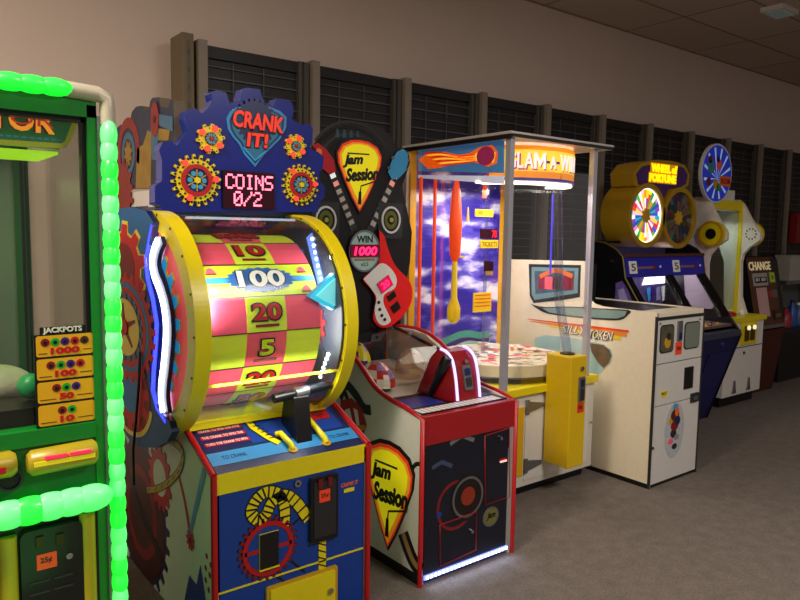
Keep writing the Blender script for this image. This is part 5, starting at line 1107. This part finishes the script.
b.build('round_sign', T)
MB().box(6.45, 6.8, sy+.03, sy+.1, a_[1]-.1, a_[1]+.1, WHITE).build('sign_bracket', T)
area('ball_game_lamp', (6.64, 3.62, 1.75), .4, .3, 1.6, (.9, 1, .95), (6.64, 3.6, .8))

# ------------------------------------------------------------------ change machine
T = thing('change_machine', (7.05, 3.3, 0), 'brown wood-grain change machine with sloped face reading CHANGE', 'change machine')
X0, X1 = 7.08, 7.66
GW = mat('dark_red_brown_wood', '#4a1e16', .4, var=.2, scale=8)
MB().prism(LF(X1-.02), [(-3.36, 0), (-3.27, .66), (-3.27, .70), (-3.9, .70), (-3.9, 0)], -.02, 0, GW).build('side_panel', T)
MB().prism(LF(X0), [(-3.36, 0), (-3.27, .66), (-3.27, .70), (-3.9, .70), (-3.9, 0)], -.02, 0, GW).build('side_panel', T)
lf = frame((X0+.02, 3.36, 0), (1, 0, 0), (0, -.09, .66)); MB().rect(lf, 0, .54, 0, .666, -.02, 0, GW).build('lower_front', T)
MB().box(X0, X1, 3.262, 3.9, .68, .715, mat('grey_edge', '#6a6468', .4)).build('ledge', T)
ff = frame((X0, 3.30, .715), (1, 0, 0), (0, .14, .68)); LH = sqrt(.14**2+.68**2)
b = MB().box(X0, X1, 3.46, 3.9, .715, 1.40, BLACK); b.prism(LF(X1-.02), [(-3.30, .715), (-3.45, 1.395), (-3.9, 1.395), (-3.9, .715)], -.02, 0, BLACK).prism(LF(X0), [(-3.30, .715), (-3.45, 1.395), (-3.9, 1.395), (-3.9, .715)], -.02, 0, BLACK); b.prism(FR(3.40), QF(3.40, [(773, 259), (777, 259), (785, 318), (768, 318)]), -.3, 0, BLACK); b.build('upper_housing', T)
b = MB(); b.rect(ff, 0, .58, 0, LH, -.02, 0, mat('brown_face', '#54301a', .4, var=.3, scale=6), BLACK); b.text(ff, 'CHANGE', .03, .50, .56, .65, 0, .004, mat('cream_letter', '#e4cfa0', .4, emit=.25), .02); b.rect(ff, .52, .56, .57, .63, 0, .003, ORANGE)
b.build('sloped_face', T)
MB().rect(ff, .08, .38, .40, .53, 0, .008, mat('grey_panel', '#a8a8a4', .4)).rect(ff, .1, .36, .43, .49, .008, .010, DARK).text(ff, '$1 $5', .12, .33, .445, .48, .010, .011, WPRINT, .02).build('bill_acceptor', T)
MB().rect(ff, .12, .34, .08, .38, 0, .004, mat('pink_notice', '#c8a0a0', .5)).build('notice_sheet', T)
MB().rect(ff, .42, .56, .42, .54, 0, .006, STEEL).rect(ff, .44, .54, .43, .53, .006, .008, LIME).disc(ff, .49, .48, .025, .008, .010, GREEN, n=12).build('lime_label', T)
MB().rect(ff, .46, .54, .27, .35, 0, .012, STEEL).build('coin_return', T); MB().rect(ff, .38, .44, .28, .34, 0, .003, RED).build('small_label', T)
MB().rect(ff, .40, .56, .04, .14, 0, .02, mat('dark_tray', '#2c1c12', .4)).rect(ff, .42, .54, .06, .1, .02, .022, mat('bronze', '#8a6a3a', .3, .6)).build('coin_tray', T)

# ------------------------------------------------------------------ far right: counter and things on it
cy = 3.45; a_ = py_(cy, 781, 333); x0_ = a_[0]
T = thing('counter', (x0_, cy, 0), 'low black counter at the right edge behind the change machine', 'counter')
MB().box(x0_, x0_+1.6, cy, 3.70, 0, a_[1], mat('counter_black', '#131215', .5)).build('body', T, .004)
zt = a_[1]; MB().box(x0_-.03, x0_+1.63, cy-.03, 3.71, zt, zt+.03, DARK).build('counter_top', T)
zt += .03
def bottle(px, m_, cap, lab_, r=.06, h=.24):
    bx = py_(cy+.12, px, 310)[0]
    o = MB().tube([(bx, cy+.12, zt), (bx, cy+.12, zt+h*.62), (bx, cy+.12, zt+h*.8), (bx, cy+.12, zt+h*.9)], [r, r, r*.5, r*.4], m_, 14).build('bottle', None, loc=(bx, cy+.12, zt), label=lab_, category='bottle')
    MB().tube([(bx, cy+.12, zt+h*.9), (bx, cy+.12, zt+h)], r*.42, cap, 12).build('cap', o); return o
bottle(785.5, mat('dull_red_plastic', '#a01c34', .35), DRED, 'short dull red bottle on the black counter, nearest the change machine', .07, .22)
bottle(792, mat('dark_blue_plastic', '#1c4a98', .35), NAVY, 'dark blue bottle on the black counter, between a red and a teal one', .06, .30)
bottle(798.5, mat('teal_blue_plastic', '#2a5a8c', .35), WPRINT, 'teal blue white-capped bottle on the black counter at the right edge', .06, .26)
w_ = py_(3.73, 790.5, 281); w2 = py_(3.73, 790.5, 256)
T = thing('shelf_unit', (w_[0], 3.7, 0), 'grey metal shelf stand rising behind the bottles at the right edge', 'shelf')
MB().box(w_[0]-.12, w_[0]+1.4, 3.72, 3.98, w_[1]-.04, w_[1], STEEL).build('shelf_board', T)
for dx in (-.1, .22, .8): MB().box(w_[0]+dx, w_[0]+dx+.035, 3.93, 3.965, 0, w_[1]-.04, STEEL).build('support_post', T)
MB().box(w_[0]-.1, w_[0]+1.3, 3.965, 3.975, .0, w_[1]-.04, mat('grey_green_panel', '#5a625c', .5)).build('back_panel', T)
MB().box(w_[0]+.0, w_[0]+.6, 3.74, 3.92, w_[1], w2[1], mat('off_white_box', '#b8b4a8', .5)).box(w_[0]-.01, w_[0]+.51, 3.73, 3.93, w2[1]-.02, w2[1]+.005, MATS['off_white_box']).build('storage_box', None, .006, loc=(w_[0], 3.74, w_[1]), label='off-white box standing on the grey shelf at the right edge', category='box')
r0, r1 = py_(3.96, 798, 213), py_(3.96, 798, 243)
b = MB().box(r0[0], r0[0]+.45, 3.96, 4.05, r1[1], r0[1], mat('sign_red', '#8c1018', .4)).box(r0[0]+.05, r0[0]+.4, 3.958, 3.96, r1[1]+.05, r0[1]-.05, DRED)
b.build('wall_sign', None, loc=(r0[0], 4.0, r1[1]), label='dark red panel hanging on the slatted panels above the off-white box', category='sign')
